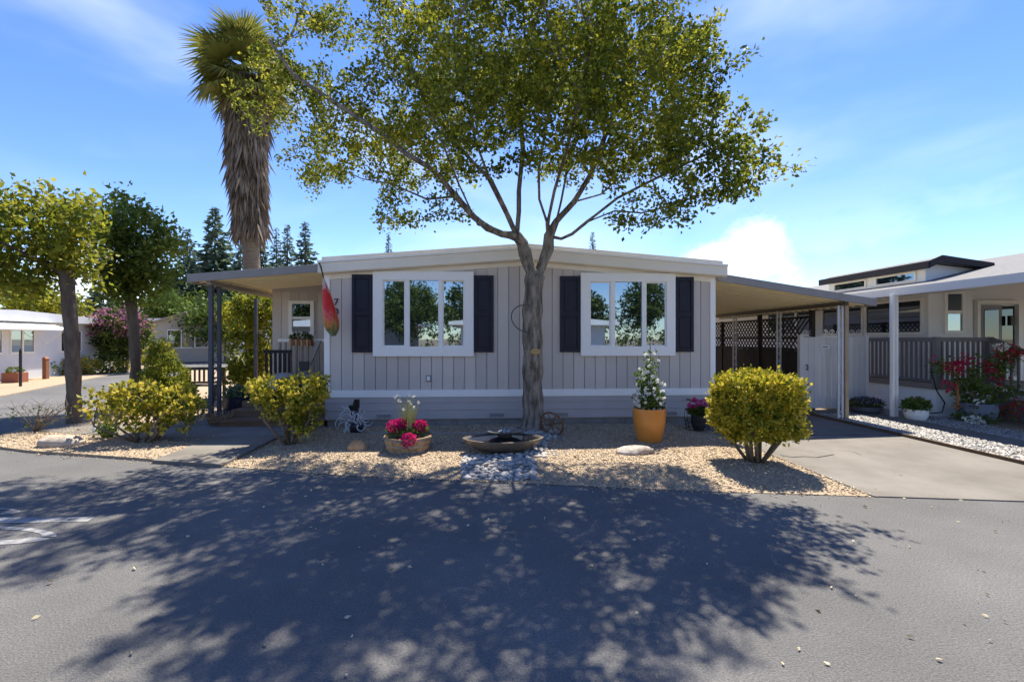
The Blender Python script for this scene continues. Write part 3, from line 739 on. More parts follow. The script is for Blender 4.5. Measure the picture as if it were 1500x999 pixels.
# ------------------------------------------------------------------ the big tree in front of the home
def big_tree():
    root = thing('shade_tree', 'large spreading tree with forked grey trunk in front of the home', 'tree', (.84, 7.9, .1))
    Y0 = 7.9
    def L(*pts): return [at(x, y, Y) for x, y, Y in pts]
    trunk = [at(783, 634, Y0), at(781, 600, Y0), at(780, 560, Y0), at(781, 515, Y0), at(779, 470, Y0), at(781, 440, Y0), at(783, 408, Y0)]
    limbs = [trunk,
        L((783, 408, 7.9), (773, 385, 7.88), (765, 356, 7.85), (757, 346, 7.8), (735, 343, 7.7), (714, 334, 7.6), (694, 318, 7.5), (668, 288, 7.4), (636, 250, 7.3), (596, 226, 7.2), (560, 190, 7.1)),
        L((694, 318, 7.5), (665, 312, 7.6), (640, 317, 7.7), (604, 326, 7.8), (560, 318, 7.9)),
        L((668, 288, 7.4), (625, 292, 7.8), (575, 270, 8.2), (530, 262, 8.4)),
        L((596, 226, 7.2), (550, 190, 7.5), (490, 150, 7.7), (430, 110, 7.8), (395, 60, 7.8)),
        L((757, 346, 7.8), (760, 310, 7.85), (760, 280, 7.9), (766, 220, 8.0), (762, 160, 8.2), (770, 80, 8.4)),
        L((757, 346, 7.8), (742, 312, 7.7), (717, 262, 7.4), (697, 208, 7.0), (684, 150, 6.6), (660, 60, 6.1)),
        L((717, 262, 7.4), (690, 235, 7.9), (650, 190, 8.5), (610, 120, 9.0)),
        L((717, 334, 7.6), (700, 330, 7.2), (672, 270, 6.6), (640, 190, 6.0), (600, 100, 5.6)),
        L((783, 408, 7.9), (792, 392, 7.92), (803, 365, 7.95), (804, 346, 7.95), (802, 328, 7.9), (790, 292, 7.7), (789, 250, 7.4), (799, 190, 7.0), (820, 90, 6.5)),
        L((804, 346, 7.95), (822, 350, 7.9), (838, 343, 7.8), (860, 325, 7.6), (900, 309, 7.3), (940, 312, 7.0), (985, 300, 6.6), (1030, 285, 6.3)),
        L((860, 325, 7.6), (905, 290, 7.1), (960, 262, 6.8), (1010, 238, 6.4), (1060, 215, 6.1)),
        L((804, 340, 7.95), (815, 324, 7.9), (841, 296, 7.8), (864, 258, 7.7), (878, 222, 7.6), (905, 150, 7.5), (930, 70, 7.4)),
        L((815, 324, 7.9), (822, 295, 8.1), (829, 258, 8.3), (850, 190, 8.7), (880, 120, 9.1)),
        L((802, 328, 7.9), (812, 280, 7.5), (830, 220, 6.9), (850, 140, 6.2), (870, 40, 5.6)),
        L((841, 296, 7.8), (880, 285, 8.2), (930, 240, 8.6), (980, 180, 8.8))]
    def B(x, y, Y, rx, rz, ry=None, w=1):                # lobe: centre surveyed, radii in metres
        p = at(x, y, Y); return (p.x, p.y, p.z, rx, ry or rx, rz, w)
    lobes = [B(765, 75, 7.8, 1.75, 1.15, 1.5), B(600, 175, 8.2, 1.15, 1.0, 1.0), B(510, 235, 8.3, .85, .55, .7), B(422, 115, 8.6, .62, .9, .5, .8),
             B(590, 65, 8.5, 1.05, 1.0, .8), B(925, 150, 7.2, 1.3, 1.15, 1.3), B(1040, 225, 6.2, .6, .72, .6, 2.2), B(965, 318, 6.6, .65, .48, .6, 1.4),
             B(795, -90, 7.4, 1.3, .9, 1.4), B(945, 35, 7.3, .95, .85, 1.1), B(600, 300, 8.0, .85, .36, .5, 1.0), B(725, 150, 6.3, .9, .8, .7),
             B(880, 120, 5.9, 1.0, .8, .8), B(760, -100, 6.0, .95, .65, .7), B(1055, 262, 6.0, .3, .35, .35, 1.5), B(455, 195, 8.5, .5, .5, .5, .8), B(480, 30, 8.9, .65, .55, .6, .8), B(395, 55, 8.8, .4, .5, .4, .9), B(830, 255, 8.6, .8, .45, .6, .5)]
    C0, _ = in_blobs(lobes, 400, RNG, .15); A = C0[RNG.integers(0, 400, 3600)]+RNG.normal(size=(3600, 3))*np.array([.21, .21, .15])
    A = A[A[:, 2] > 3.35]
    pos, par = skeleton(limbs, A, step=.16, infl=1.7, kill=.27, iters=60)
    r = grow_radii(pos, par, tip=.0048, ex=2.25)
    k = .165/r[3]; ramp = np.clip((r-.02)/(r[3]-.02), 0, 1); r = r*(1+(k-1)*ramp)
    for i in range(len(pos)):                      # root flare
        if par[i] == i-1 and i < 14:
            h = pos[i][2]; r[i] = .172+.13*math.exp(-max(h-.12, 0)/.11) if h < 2.5 else r[i]
    r[0] = .31
    t = branch_mesh('trunk', pos, par, r, BARK, root)
    twig_leaves('crown', pos, par, r, 84000, .068, OAK, root, maxr=.0105, sig=.075, up=-.05, w=.32)
    # pruning scars on the trunk
    for px, py, s in ((784, 515, .085),):
        c = at(px, py, Y0-.165)
        MB().lathe([(s*1.05, 0), (s, .02), (s*.7, .026), (.001, .022)], 16, (0, 0, 0), 1, .62).build('branch_scar', M('cut_wood', (.36, .25, .10), (.44, .32, .15), scale=18, rough=.9), root, local=True)
        o = bpy.data.objects[[q.name for q in root.children if q.name.startswith('branch_scar')][-1]]
        o.location = c-Vector((.84, 7.9, .1)); o.rotation_euler = (rad(90), 0, 0)
    return root
big_tree()
hp = MB().tube([at(773+24*math.cos(t), 467+20*math.sin(t)+3*math.cos(t), 7.72) for t in np.linspace(1.45, 4.8, 24)], .011, 6)
tag(hp.build('wire_hoop', M('dark_cable', (.10, .09, .085), rough=.6), None, smooth=True), 'thin dark loop of cable hanging from the trunk of the big tree', 'cable')

# ------------------------------------------------------------------ generic trees and shrubs
def tree(name, label, base, trunk, blobs, n, size, mat, bark, tr=.1, att=500, group=None, sig=.13, step=.2, maxr=.016):
    root = thing(name, label, 'tree', base, 0, group)
    A, _ = in_blobs(blobs, att, RNG, .2)
    limbs = [trunk]
    top = np.array(trunk[-1])
    for b in blobs: limbs.append([trunk[-2 if len(trunk) > 2 else -1], (top*.55+np.array(b[:3])*.45), b[:3]])
    pos, par = skeleton(limbs, A, step=step, infl=2.2, kill=step*1.7, iters=40)
    r = grow_radii(pos, par, .006, 2.3); k = tr/r[1]; ramp = np.clip((r-.02)/max(r[1]-.02, .01), 0, 1); r = r*(1+(k-1)*ramp); r[0] *= 1.35
    branch_mesh('trunk', pos, par, r, bark, root)
    twig_leaves('crown', pos, par, r, n, size, mat, root, maxr=maxr, sig=sig, up=0)
    return root
def shrub(name, label, base, blobs, n, size, mat, stems=6, clumps=None, sig=.07, group=None, shell=.6, cat='shrub', w=.33, smat=None, spread=.1, up=.4, stemr=.018):
    root = thing(name, label, cat, base, 0, group)
    for i in range(stems):
        b = blobs[i % len(blobs)]; a = 2*math.pi*i/stems+.4
        p0 = Vector(base)+Vector((math.cos(a)*spread*.5, math.sin(a)*spread*.4, -.02))
        p2 = Vector((b[0]+b[3]*.45*math.cos(a), b[1]+b[4]*.45*math.sin(a), b[2]+b[5]*.2))
        p1 = p0.lerp(p2, .5)+Vector((math.cos(a)*spread, math.sin(a)*spread, -.02))
        MB().tube([p0, p0.lerp(p1, .6), p1, p1.lerp(p2, .5)+Vector((random.uniform(-.03, .03), 0, .02)), p2], [stemr, stemr*.9, stemr*.75, stemr*.6, stemr*.35], 6).build('stem', smat or STEM, root, smooth='all')
    foliage('foliage', blobs, n, size, mat, root, shell=shell, clumps=clumps, sig=sig, w=w, up=up)
    return root
# sheared round bush at the driveway corner
g = gnd(1106, 676, .05); X, Y = g.x, g.y
root = shrub('sheared_shrub', 'round sheared yellow and green shrub at the driveway corner', (X, Y, .05), [(X-.2, Y, .7, .2, .2, .3), (X+.2, Y, .7, .2, .2, .3), (X, Y-.1, .75, .25, .2, .3)], 300, .045, VARI2, stems=9, spread=.16, stemr=.026)
n = 1700; d = unit(RNG.normal(size=(n, 3))); pn = (np.abs(d)**9).sum(1)**(1/9); d = d/pn[:, None]*(.80+.22*RNG.random(n))[:, None]
C0 = d*np.array([.45, .38, .40])+np.array([X, Y, .775]); low = np.clip((.55-C0[:, 2])/.2, 0, 1)           # narrows towards the stems
C0[:, 0] = X+(C0[:, 0]-X)*(1-.3*low)+.05*low; C0[:, 1] = Y+(C0[:, 1]-Y)*(1-.3*low)
C0 += .035*np.sin(C0*9.0+1)[:, [1, 2, 0]]
k = RNG.integers(0, n, 17000); P = C0[k]+RNG.normal(size=(17000, 3))*.03; D = d[k]*.6+RNG.normal(size=(17000, 3))*.7; D[:, 2] += .35
V, Fc = leaf_geo(P, D, .045*(.65+.7*RNG.random(17000)), .36); np_obj('clipped_foliage', V, Fc, VARI2, root, kind='stuff')
# looser variegated shrubs
g = gnd(424, 650, .05); X, Y = g.x, g.y
shrub('variegated_shrub', 'yellow-leaved shrub with bare stems beside the front walk below the porch', (X, Y, .05),
      [(X-.28, Y, .85, .30, .3, .22), (X+.22, Y, .83, .34, .3, .24), (X, Y, .62, .36, .32, .26), (X+.25, Y-.05, .45, .22, .25, .2), (X+.42, Y, .9, .14, .2, .14), (X-.42, Y, .85, .15, .2, .13)], 4200, .062, VARI, stems=8, clumps=250, sig=.04, shell=.45, spread=.13, stemr=.025, w=.36)
g = gnd(215, 645, .04); X, Y = g.x, g.y
shrub('variegated_shrub', 'wide straggly yellow-green shrub on the corner gravel beside the boulder', (X, Y, .04),
      [(X-.55, Y, .62, .32, .3, .26), (X-.1, Y, .7, .42, .35, .26), (X+.45, Y+.05, .62, .38, .32, .26), (X+.1, Y-.1, .42, .4, .3, .18), (X-.35, Y, .82, .2, .2, .1), (X+.6, Y, .38, .2, .2, .15)], 2700, .068, VARI, stems=11, clumps=210, sig=.045, shell=.35, spread=.28, stemr=.02, w=.36)
# conical spruce: many small up-turned sprays in stacked tiers
g = gnd(243, 597, .04); X, Y = g.x, g.y
tiers = [(X, Y, .25, .62, .55, .25), (X, Y, .5, .55, .5, .25), (X-.04, Y, .78, .46, .42, .24), (X-.08, Y, 1.05, .34, .32, .22), (X-.1, Y, 1.3, .22, .22, .2), (X-.12, Y, 1.52, .11, .12, .16)]
shrub('dwarf_spruce', 'dense cone-shaped dwarf spruce behind the straggly yellow-green shrub', (X, Y, .03), tiers, 15000, .06, TOPI, stems=2, clumps=800, sig=.04, shell=.75, w=.26, up=.1)
# small things on the corner gravel
def rock(name, label, c, size, mat, seed, group=None):
    rg = np.random.default_rng(seed); m = MB(); m.lathe([(.55, 0), (.98, .12), (1.0, .35), (.9, .62), (.62, .86), (.25, .97), (.01, 1)], 14)
    V = np.array(m.v); nz = rg.normal(size=(6, 3)); ph = rg.random(6)*6
    f = 1+.09*sum(np.sin(V@nz[i]*2.2+ph[i]) for i in range(6))/2.2
    V = V*f[:, None]*np.array(size); m.v = [tuple(p+np.array(c)) for p in V]
    o = m.build(name, mat, None, smooth=True); return tag(o, label, 'rock', group)
ROCKO = M('orange_rock', (.42, .22, .09), (.58, .38, .20), scale=9, rough=.9, bump=.6, bscale=20)
ROCKG = M('buff_rock', (.34, .27, .19), (.5, .43, .34), scale=6, rough=.9, bump=.6, bscale=18)
ROCKW = M('pale_slab_rock', (.60, .54, .47), (.34, .25, .18), scale=7, rough=.9, bump=.7, bscale=16)
g = gnd(90, 652, .03); rock('boulder', 'low tan boulder lying on the corner gravel near the road', (g.x, g.y, .02), (.30, .2, .16), ROCKG, 3)
g = gnd(524, 658, .06); rock('boulder', 'small orange rock on gravel beside the barrel planter', (g.x, g.y, .045), (.15, .11, .14), ROCKO, 8)
g = gnd(930, 663, .06); rock('boulder', 'flat white and brown stone slab in front of the orange pot', (g.x, g.y, .05), (.29, .13, .11), ROCKW, 21)
g = gnd(138, 634, .03)
tag(MB().box(g.x-.022, g.x+.022, g.y-.01, g.y+.01, 0, .48).build('marker_stake', WHITE), 'thin white stake standing in the gravel beside the straggly shrub', 'stake')
g = gnd(52, 632, .03); X, Y = g.x, g.y
dry = thing('dry_bush', 'leafless twiggy bush on the corner gravel by the street', 'shrub', (X, Y, .03))
m = MB()
for i in range(26):
    a = random.uniform(0, 6.28); l = random.uniform(.3, .62); e = Vector((math.cos(a)*l, math.sin(a)*l*.6, random.uniform(.2, .52)))
    p0 = Vector((X, Y, .03)); pm = p0+e*.5+Vector((random.gauss(0, .04), 0, .04)); m.tube([p0, pm, p0+e], [.007, .005, .002], 4)
    for k in range(4):
        q = pm.lerp(p0+e, random.random()); m.tube([q, q+Vector((random.gauss(0, .09), random.gauss(0, .07), random.uniform(.02, .13)))], [.0035, .0015], 3)
m.build('twigs', STEM, dry)['kind'] = 'stuff'
foliage('leaves', [(X, Y, .3, .5, .35, .2)], 130, .035, GREENL, dry, shell=.2)
for px, py, h, lab in ((157, 640, .2, 'small leafy seedling at the foot of the straggly shrub'), (276, 622, .42, 'pale wispy shrub beside the slate porch post'), (290, 612, .45, 'low green rose bush between spruce and porch post')):
    g = gnd(px, py, .04); shrub('small_shrub', lab, (g.x, g.y, .04), [(g.x, g.y, h*.7, h*.45, h*.4, h*.4)], 420, .05, GREENL, stems=4, clumps=50, sig=.05, shell=.2, stemr=.007, spread=.05)

MIDG = LEAF('mid_green_leaves', [(.06, .095, .018), (.15, .205, .035), (.32, .34, .06)], trans=.55, nscale=1.2)
# two street trees at the corner
p = gnd(108, 620, .03); Yt = p.y
def B(x, y, Y, rx, rz, ry=None, w=1):
    q = at(x, y, Y); return (q.x, q.y, q.z, rx, ry or rx, rz, w)
tree('corner_tree', 'yellow-green tree with slim straight trunk on the gravel beside the street', (p.x, p.y, .03),
     [(p.x, p.y, 0), at(108, 560, Yt), at(104, 480, Yt), at(97, 400, Yt), at(92, 372, Yt)],
     [B(75, 345, Yt, .85, .75), B(120, 330, Yt, .5, .6), B(20, 330, Yt, .75, .7), B(30, 410, Yt, .75, .4), B(-60, 370, Yt, .9, .8), B(-130, 330, Yt-1.2, 1.0, .8), B(120, 400, Yt, .35, .3), B(70, 300, Yt+.4, .7, .4)], 9000, .115, MAPLE, BARK2, tr=.115, att=520)
p = at(197, 560, 11.7)
tree('corner_tree', 'dark green round-headed tree rising behind the straggly shrub', (p.x, p.y, .03),
     [(p.x, p.y, 0), at(199, 540, 11.7), at(196, 480, 11.7), at(190, 430, 11.7), at(190, 400, 11.7)],
     [B(195, 345, 11.7, .75, .75), B(225, 385, 11.7, .6, .6), B(170, 400, 11.7, .55, .6), B(180, 310, 11.7, .5, .45), B(235, 350, 11.7, .45, .5), B(200, 430, 11.7, .55, .3)], 7600, .115, MIDG, BARK2, tr=.11, att=480)

# ------------------------------------------------------------------ fan palm
def palm():
    Yp = 14.4; b = at(372, 520, Yp); X = b.x
    root = thing('fan_palm', 'tall fan palm with a thick skirt of dead fronds behind the porch', 'palm tree', (X, Yp, 0))
    zt = at(360, 110, Yp).z; zs0 = at(370, 345, Yp).z; zs1 = at(365, 128, Yp).z; xt = at(358, 110, Yp).x
    cx = lambda z: X+(xt-X)*max(0, z-2)/(zt-2)
    zz = np.linspace(0, zt, 26)
    MB().tube([(cx(z), Yp, z) for z in zz], [.27-.003*i for i in range(26)], 14).build('trunk', M('palm_trunk', (.17, .13, .095), (.27, .215, .16), scale=9, rough=.95, bump=1, bscale=12, stretch=(.5, .5, 3)), root, smooth=True)
    n = 5200; z = zs0+(zs1-zs0)*RNG.random(n); a = RNG.random(n)*6.283
    f = (z-zs0)/(zs1-zs0); rr = (.32+.15*f**.8)*(.72+.36*RNG.random(n)); rr *= 1+.13*np.sin(a*3+z*2.3)
    ox = np.array([cx(q) for q in z])
    P = np.stack([ox+rr*np.cos(a), Yp+rr*np.sin(a), z+.35], 1)
    D = np.stack([np.cos(a)*.12, np.sin(a)*.12, -np.ones(n)], 1)+RNG.normal(size=(n, 3))*.13
    V, Fc = leaf_geo(P, D, .45+.5*RNG.random(n), .05, .02)
    np_obj('dead_frond_skirt', V, Fc, PALMD, root, kind='stuff')
    # one fan frond: stalk and radiating blades
    def frond_mesh(seed):
        rg = random.Random(seed); m = MB(); m.tube([(0, 0, 0), (.35, 0, .04), (.72, 0, .02)], [.03, .022, .014], 5)
        for k in range(34):
            t = -1.75+3.5*k/33; l = .88*(1-.16*abs(t)/1.75)*rg.uniform(.9, 1.08); w = .028
            d = Vector((math.cos(t), math.sin(t), 0)); s = Vector((-d.y, d.x, 0)); o = Vector((.7, 0, .02))
            lift = .1*math.cos(t); a1 = o+d*l*.55+Vector((0, 0, lift*.4)); a2 = o+d*l+Vector((0, 0, -.22*l+rg.uniform(-.06, .04)))
            m.poly([o-s*.006, o+s*.006, a1+s*w+Vector((0, 0, .012)), a1-s*w]); m.poly([a1-s*w, a1+s*w+Vector((0, 0, .012)), a2])
        return m
    def add(mesh_obj, i, tilt, az, sc, zoff):
        o = mesh_obj if i == 0 else mesh_obj.copy()
        if i: COL.objects.link(o)
        o.location = Vector((xt-X, 0, zt+zoff)); o.rotation_euler = Euler((random.uniform(-.35, .35), -tilt, az), 'XYZ'); o.scale = (sc, sc, sc)
    fg = frond_mesh(1).build('frond', PALMG, root, local=True)
    for i in range(46):
        f = i/45; add(fg, i, rad(82)-rad(125)*f**.9+random.gauss(0, .08), i*2.4+random.uniform(-.2, .2), random.uniform(.88, 1.12)*(.9+.2*f), .45-.75*f)
    for i in range(46, 66):
        add(fg, i, rad(random.uniform(-25, 60)), i*2.4, random.uniform(.6, .8), random.uniform(-.35, .1))
    fd = frond_mesh(5).build('dead_frond', PALMD, root, local=True)
    for i in range(20):
        add(fd, i, rad(-58)-rad(26)*random.random(), i*2.4+.7, random.uniform(.6, .8), -.45-random.random()*.7)
palm()

# ------------------------------------------------------------------ conifers far behind
def conifer(px, top, base_d, wpx, label, dense=1.0):
    u = (px-CX)/F; Yc = base_d*(cA-u*sA); X = base_d*(u*cA+sA); h = CZ+base_d*(HY-top)/F; R = 2.3*wpx/F*base_d/2
    root = thing('redwood_tree', label, 'tree', (X, Yc, 0), 0, 'conifers far behind the homes')
    MB().tube([(X, Yc, 0), (X, Yc, h*.5), (X, Yc, h*.98)], [h*.016, h*.01, .03], 7).build('trunk', BARK2, root)
    Ps = []; Ds = []; Sz = []
    nb = int(40*dense+h*4.2)
    for i in range(nb):
        f = (i+random.random())/nb; z = h*(.12+.88*f); l = R*(1-f)**.95*random.uniform(.6, 1.12)+.06; a = i*2.4+random.uniform(-.5, .5)
        m = max(4, int(14*l/R)+3)
        for q in range(m):
            t = (q+random.random())/m; p = (X+math.cos(a)*l*t, Yc+math.sin(a)*l*t, z-l*.30*t+.22*t*t*l)
            for w in range(3):
                Ps.append((p[0]+random.gauss(0, .1), p[1]+random.gauss(0, .1), p[2]+random.gauss(0, .08))); Sz.append(.3+.7*(1-f)); Ds.append((math.cos(a)+random.gauss(0, .6), math.sin(a)+random.gauss(0, .6), random.gauss(-.25, .3)))
    V, Fc = leaf_geo(np.array(Ps), np.array(Ds), R*.30*(.6+.8*RNG.random(len(Ps)))*np.array(Sz), .22)
    np_obj('crown', V, Fc, CONIF, root, kind='stuff')
for a in ((275, 336, 58, 40, 'narrow redwood seen left of the taller redwood behind the porch'), (315, 304, 62, 52, 'tallest pointed redwood behind the porch awning'),
          (352, 342, 60, 34, 'redwood half hidden behind the palm trunk'), (382, 336, 70, 34, 'thin airy redwood just right of the palm trunk'), (405, 334, 66, 24, 'slim redwood next to the airy one by the palm'),
          (421, 329, 62, 30, 'dense pointed redwood between two slimmer ones above the awning'), (447, 325, 62, 38, 'redwood nearest the eave corner of the grey home'), (569, 341, 75, 20, 'redwood tip showing above the roof of the grey home'),
          (868, 341, 75, 22, 'small round-topped conifer tip above the roof ridge'), (152, 415, 48, 60, 'dark broad conifer between the two corner trees'), (250, 395, 70, 46, 'dark conifer behind the metal carport across the street'), (296, 400, 75, 50, 'dark conifer standing low between the redwoods')): conifer(*a)
def round_tree(px, cy, d, r, rz, label, mat, n=3500, size=.3):
    u = (px-CX)/F; Y = d*(cA-u*sA); q = at(px, cy, Y)
    tree('background_tree', label, (q.x, Y, 0), [(q.x, Y, 0), (q.x, Y, q.z*.5), (q.x, Y, q.z*.8)], [(q.x-r*.4, Y, q.z, r*.7, r*.7, rz*.8), (q.x+r*.45, Y, q.z-.1*rz, r*.65, r*.7, rz*.75), (q.x, Y, q.z+rz*.35, r*.6, r*.6, rz*.6)], n, size, mat, BARK2, tr=.2, att=180, group='trees beyond the far homes', sig=r*.13, step=.5, maxr=.05)
round_tree(65, 445, 36, 2.4, 1.3, 'bright yellow-green rounded tree behind the white home', MAPLE)
round_tree(20, 420, 48, 4.0, 2.6, 'loose olive tree behind the bright rounded tree', OAK)
round_tree(238, 452, 44, 2.2, 1.7, 'mid green tree behind the crape myrtle', GREENL)
round_tree(330, 470, 34, 2.6, 1.6, 'leafy tree behind the porch vine', GREENL)
round_tree(285, 455, 55, 4.5, 2.2, 'broad dark tree under the redwoods', DEEPG)

# ------------------------------------------------------------------ porch things
steps = thing('porch_steps', 'low brown timber steps leading onto the porch', 'steps', (-4, 9.3, .05))
for i, (y0, z) in enumerate(((8.75, .17), (9.15, .30))):
    for k in range(3):
        MB().box(-4.85, -2.96, y0+k*.135, y0+k*.135+.128, z-.035, z).build('tread', DECKWOOD, steps, bevel=.003)
    MB().box(-4.84, -2.97, y0+.02, y0+.05, .05, z-.036).build('riser', DECKWOOD, steps)
dkp = thing('porch_deck', 'raised porch deck with slim grey railing below the porch window', 'deck', (-4, 10.3, .05))
MB().box(-4.85, -2.96, 9.56, 10.95, .25, .42).build('deck_floor', DECKWOOD, dkp)
RAILP = M('taupe_rail', (.30, .28, .26), rough=.6)
a = at(408, 495, 10.5); b = at(470, 495, 10.5)
MB().box(a.x, b.x+.5, 10.46, 10.54, 1.60, 1.66).build('top_rail', WHITE, dkp)
x = a.x+.03; bl = None
while x < b.x+.4:
    if bl is None: bl = box(-.018, .018, -.018, .018, 0, .78).build('baluster', RAILP, dkp, local=True); o = bl
    else: o = bl.copy(); COL.objects.link(o)
    o.location = Vector((x+4, 10.5-10.3, .80-.05)); x += .12
MB().prism([(at(471, 500, 10.2).x, 1.62), (at(456, 533, 10.2).x, 1.1), (at(453, 533, 10.2).x, 1.1), (at(464, 500, 10.2).x, 1.62)], 10.15, 10.22, 'y').build('stair_rail', RAILP, dkp)
MB().box(a.x, b.x+.5, 10.47, 10.53, .76, .80).build('bottom_rail', RAILP, dkp)
a = at(426, 497, 10.4); b = at(458, 503, 10.4)
bk = thing('rail_basket', 'striped basket planter hanging on the porch rail under the window', 'planter', ((a.x+b.x)/2, 10.38, a.z-.2))
n = 8; w = (b.x-a.x)/n
for i in range(n): MB().prism([(a.x+i*w, a.z), (a.x+(i+1)*w-.01, a.z), (a.x+(i+.9)*w, a.z-.14), (a.x+(i+.2)*w, a.z-.14)], 10.30, 10.455, 'y').build('basket_slat', M('basket_%d' % (i % 2), (.32, .12, .05) if i % 2 else (.45, .32, .18), rough=.8), bk)
foliage('leaves', [((a.x+b.x)/2, 10.38, a.z+.05, .24, .08, .08)], 350, .05, DEEPG, bk)
c = at(443.5, 536.5, 9.9)
fr = thing('white_frame_box', 'small white box with round dark opening standing below the porch rail', 'box', (c.x, 9.95, c.z-.17))
MB().box(c.x-.17, c.x-.10, 9.85, 10.0, c.z-.17, c.z+.17).box(c.x+.10, c.x+.17, 9.85, 10.0, c.z-.17, c.z+.17).box(c.x-.1, c.x+.1, 9.85, 10.0, c.z-.17, c.z-.10).box(c.x-.1, c.x+.1, 9.85, 10.0, c.z+.10, c.z+.17).build('frame', WHITE, fr, bevel=.004)
MB().box(c.x-.1, c.x+.1, 9.95, 9.99, c.z-.1, c.z+.1).build('back_panel', M('back_dark', (.06, .06, .05), rough=.7), fr)
MB().lathe([(.085, 0), (.09, .03), (.07, .04), (.0, .045)], 18).build('disc', M('disc_grey', (.22, .21, .18), (.32, .3, .26), scale=20, rough=.7), fr, local=True)
o = fr.children[-1]; o.location = Vector((0, 0, .17)); o.rotation_euler = (rad(90), 0, 0)
MB().box(c.x-.2, c.x+.2, 9.8, 10.05, .42, c.z-.172).build('stand', RAILP, fr)
c = at(412, 545, 9.6)
ch = thing('covered_seat', 'rounded grey covered seat on the porch', 'seat', (c.x, 9.7, .42))
MB().lathe([(.24, 0), (.29, .1), (.31, .3), (.29, .44), (.2, .52), (.06, .55), (.001, .55)], 20, (c.x, 9.75, .42), 1.05, .9).build('cover', M('grey_cover', (.30, .29, .29), (.36, .35, .35), scale=5, rough=.8), ch, smooth=True)
c = at(400, 538, 10.1)
chair = thing('slat_chair', 'black slat-back chair on the porch behind the grey cover', 'chair', (c.x, 10.2, .42))
for i in range(6): MB().box(c.x-.26+i*.095, c.x-.21+i*.095, 10.3, 10.325, .85, 1.35).build('back_slat', BLACK, chair)
MB().box(c.x-.29, c.x+.29, 10.29, 10.335, 1.35, 1.42).build('back_rail', BLACK, chair)
MB().box(c.x-.29, c.x+.29, 9.9, 10.33, .80, .845).build('seat', BLACK, chair)
for sx in (-.27, .24):
    for yy in (9.9, 10.28): MB().box(c.x+sx, c.x+sx+.04, yy, yy+.04, .42, .8).build('leg', BLACK, chair)
def pot(name, label, c, r, h, mat, prof=None, plant=None, cat='pot', soil=True):
    root = thing(name, label, cat, c)
    pr = prof or [(.72, 0), (.9, .25), (1, .6), (.97, .9), (1.0, 1.0), (.9, 1.0), (.86, .88)]
    MB().lathe([(a*r, b*h) for a, b in pr], 28, c).build('pot', mat, root, smooth=True)
    return root
g = gnd(350, 607, .1)
r = pot('potted_plant', 'round navy glazed pot with grey-green plant at the porch corner', (g.x, g.y, .05), .30, .42, NAVYPOT)
foliage('leaves', [(g.x, g.y, .55, .28, .26, .12)], 900, .06, LEAF('sage_leaves', [(.10, .15, .08), (.2, .26, .15)], trans=.3), r, shell=.2)
g = gnd(459, 622, .1)
r = pot('potted_plant', 'navy glazed pot beside the home corner behind the yellow-leaved shrub', (g.x-.05, 8.3, .05), .20, .42, NAVYPOT)
foliage('leaves', [(g.x-.05, 8.3, .52, .16, .16, .08)], 260, .06, GREENL, r, shell=.2)
g = gnd(322, 622, .05)
bd = thing('driftwood_basket', 'woven brown basket of dried stems at the foot of the porch posts', 'basket', (g.x, g.y, .05))
m = MB()
for i in range(26):
    a = 2*math.pi*i/26; m.tube([(g.x+.13*math.cos(a), g.y+.12*math.sin(a), .05), (g.x+.2*math.cos(a+.3), g.y+.17*math.sin(a+.3), .15), (g.x+.23*math.cos(a+.6), g.y+.2*math.sin(a+.6), .24+random.uniform(-.03, .06))], .012, 5)
for z, q in ((.08, .145), (.13, .185), (.19, .21)): m.tube([(g.x+q*math.cos(t), g.y+q*.88*math.sin(t), z) for t in np.linspace(0, 6.283, 25)], .014, 5)
m.build('weave', M('wicker', (.19, .125, .07), (.3, .21, .13), scale=20, rough=.9), bd)['kind'] = 'stuff'
# climbing vine on the far porch post, shrub below it
p = at(378, 500, 13.0)
shrub('climbing_vine', 'tall yellow-green vine climbing at the back of the porch', (p.x, 13.0, .04),
      [B(350, 470, 13.0, .42, .5), B(375, 452, 13.0, .5, .45), B(400, 465, 13, .36, .5), B(358, 520, 13.0, .45, .5), B(392, 510, 13.0, .4, .45), B(360, 555, 12.8, .42, .35)], 5200, .1, MAPLE, stems=8, clumps=260, sig=.09, shell=.3, w=.38, up=0)
p = gnd(330, 585, .04)
shrub('garden_shrub', 'yellow shrub in sun behind the porch posts', (p.x, p.y+1.5, .04), [(p.x, p.y+1.5, .75, .4, .4, .5), (p.x+.2, p.y+1.5, 1.2, .3, .3, .4), (p.x+.7, p.y+.3, .55, .45, .4, .35)], 3000, .08, VARI, clumps=170, sig=.07, shell=.3)
# wooden bench beyond the posts
c = gnd(291, 586, .04)
bn = thing('garden_bench', 'weathered wooden slat-back bench beside the spruce', 'bench', (c.x, c.y, .04))
X, Y = c.x, c.y; BW = M('weathered_teak', (.11, .085, .06), (.16, .125, .09), scale=8, rough=.85)
for i in range(9): MB().box(X-.5+i*.12, X-.455+i*.12, Y+.22, Y+.245, .52, .82).build('back_slat', BW, bn)
MB().box(X-.56, X+.56, Y+.21, Y+.25, .82, .9).build('back_rail', BW, bn); MB().box(X-.56, X+.56, Y+.21, Y+.25, .46, .515).build('back_rail', BW, bn)
for i in range(4): MB().box(X-.56, X+.56, Y-.22+i*.108, Y-.125+i*.108, .42, .45).build('seat_slat', BW, bn)
for sx in (-.56, .5):
    for y0 in (-.22, .2): MB().box(X+sx, X+sx+.06, Y+y0, Y+y0+.06, .035, .42 if y0 < 0 else .9).build('leg', BW, bn)
    MB().box(X+sx, X+sx+.06, Y-.22, Y+.2, .62, .66).build('arm', BW, bn)
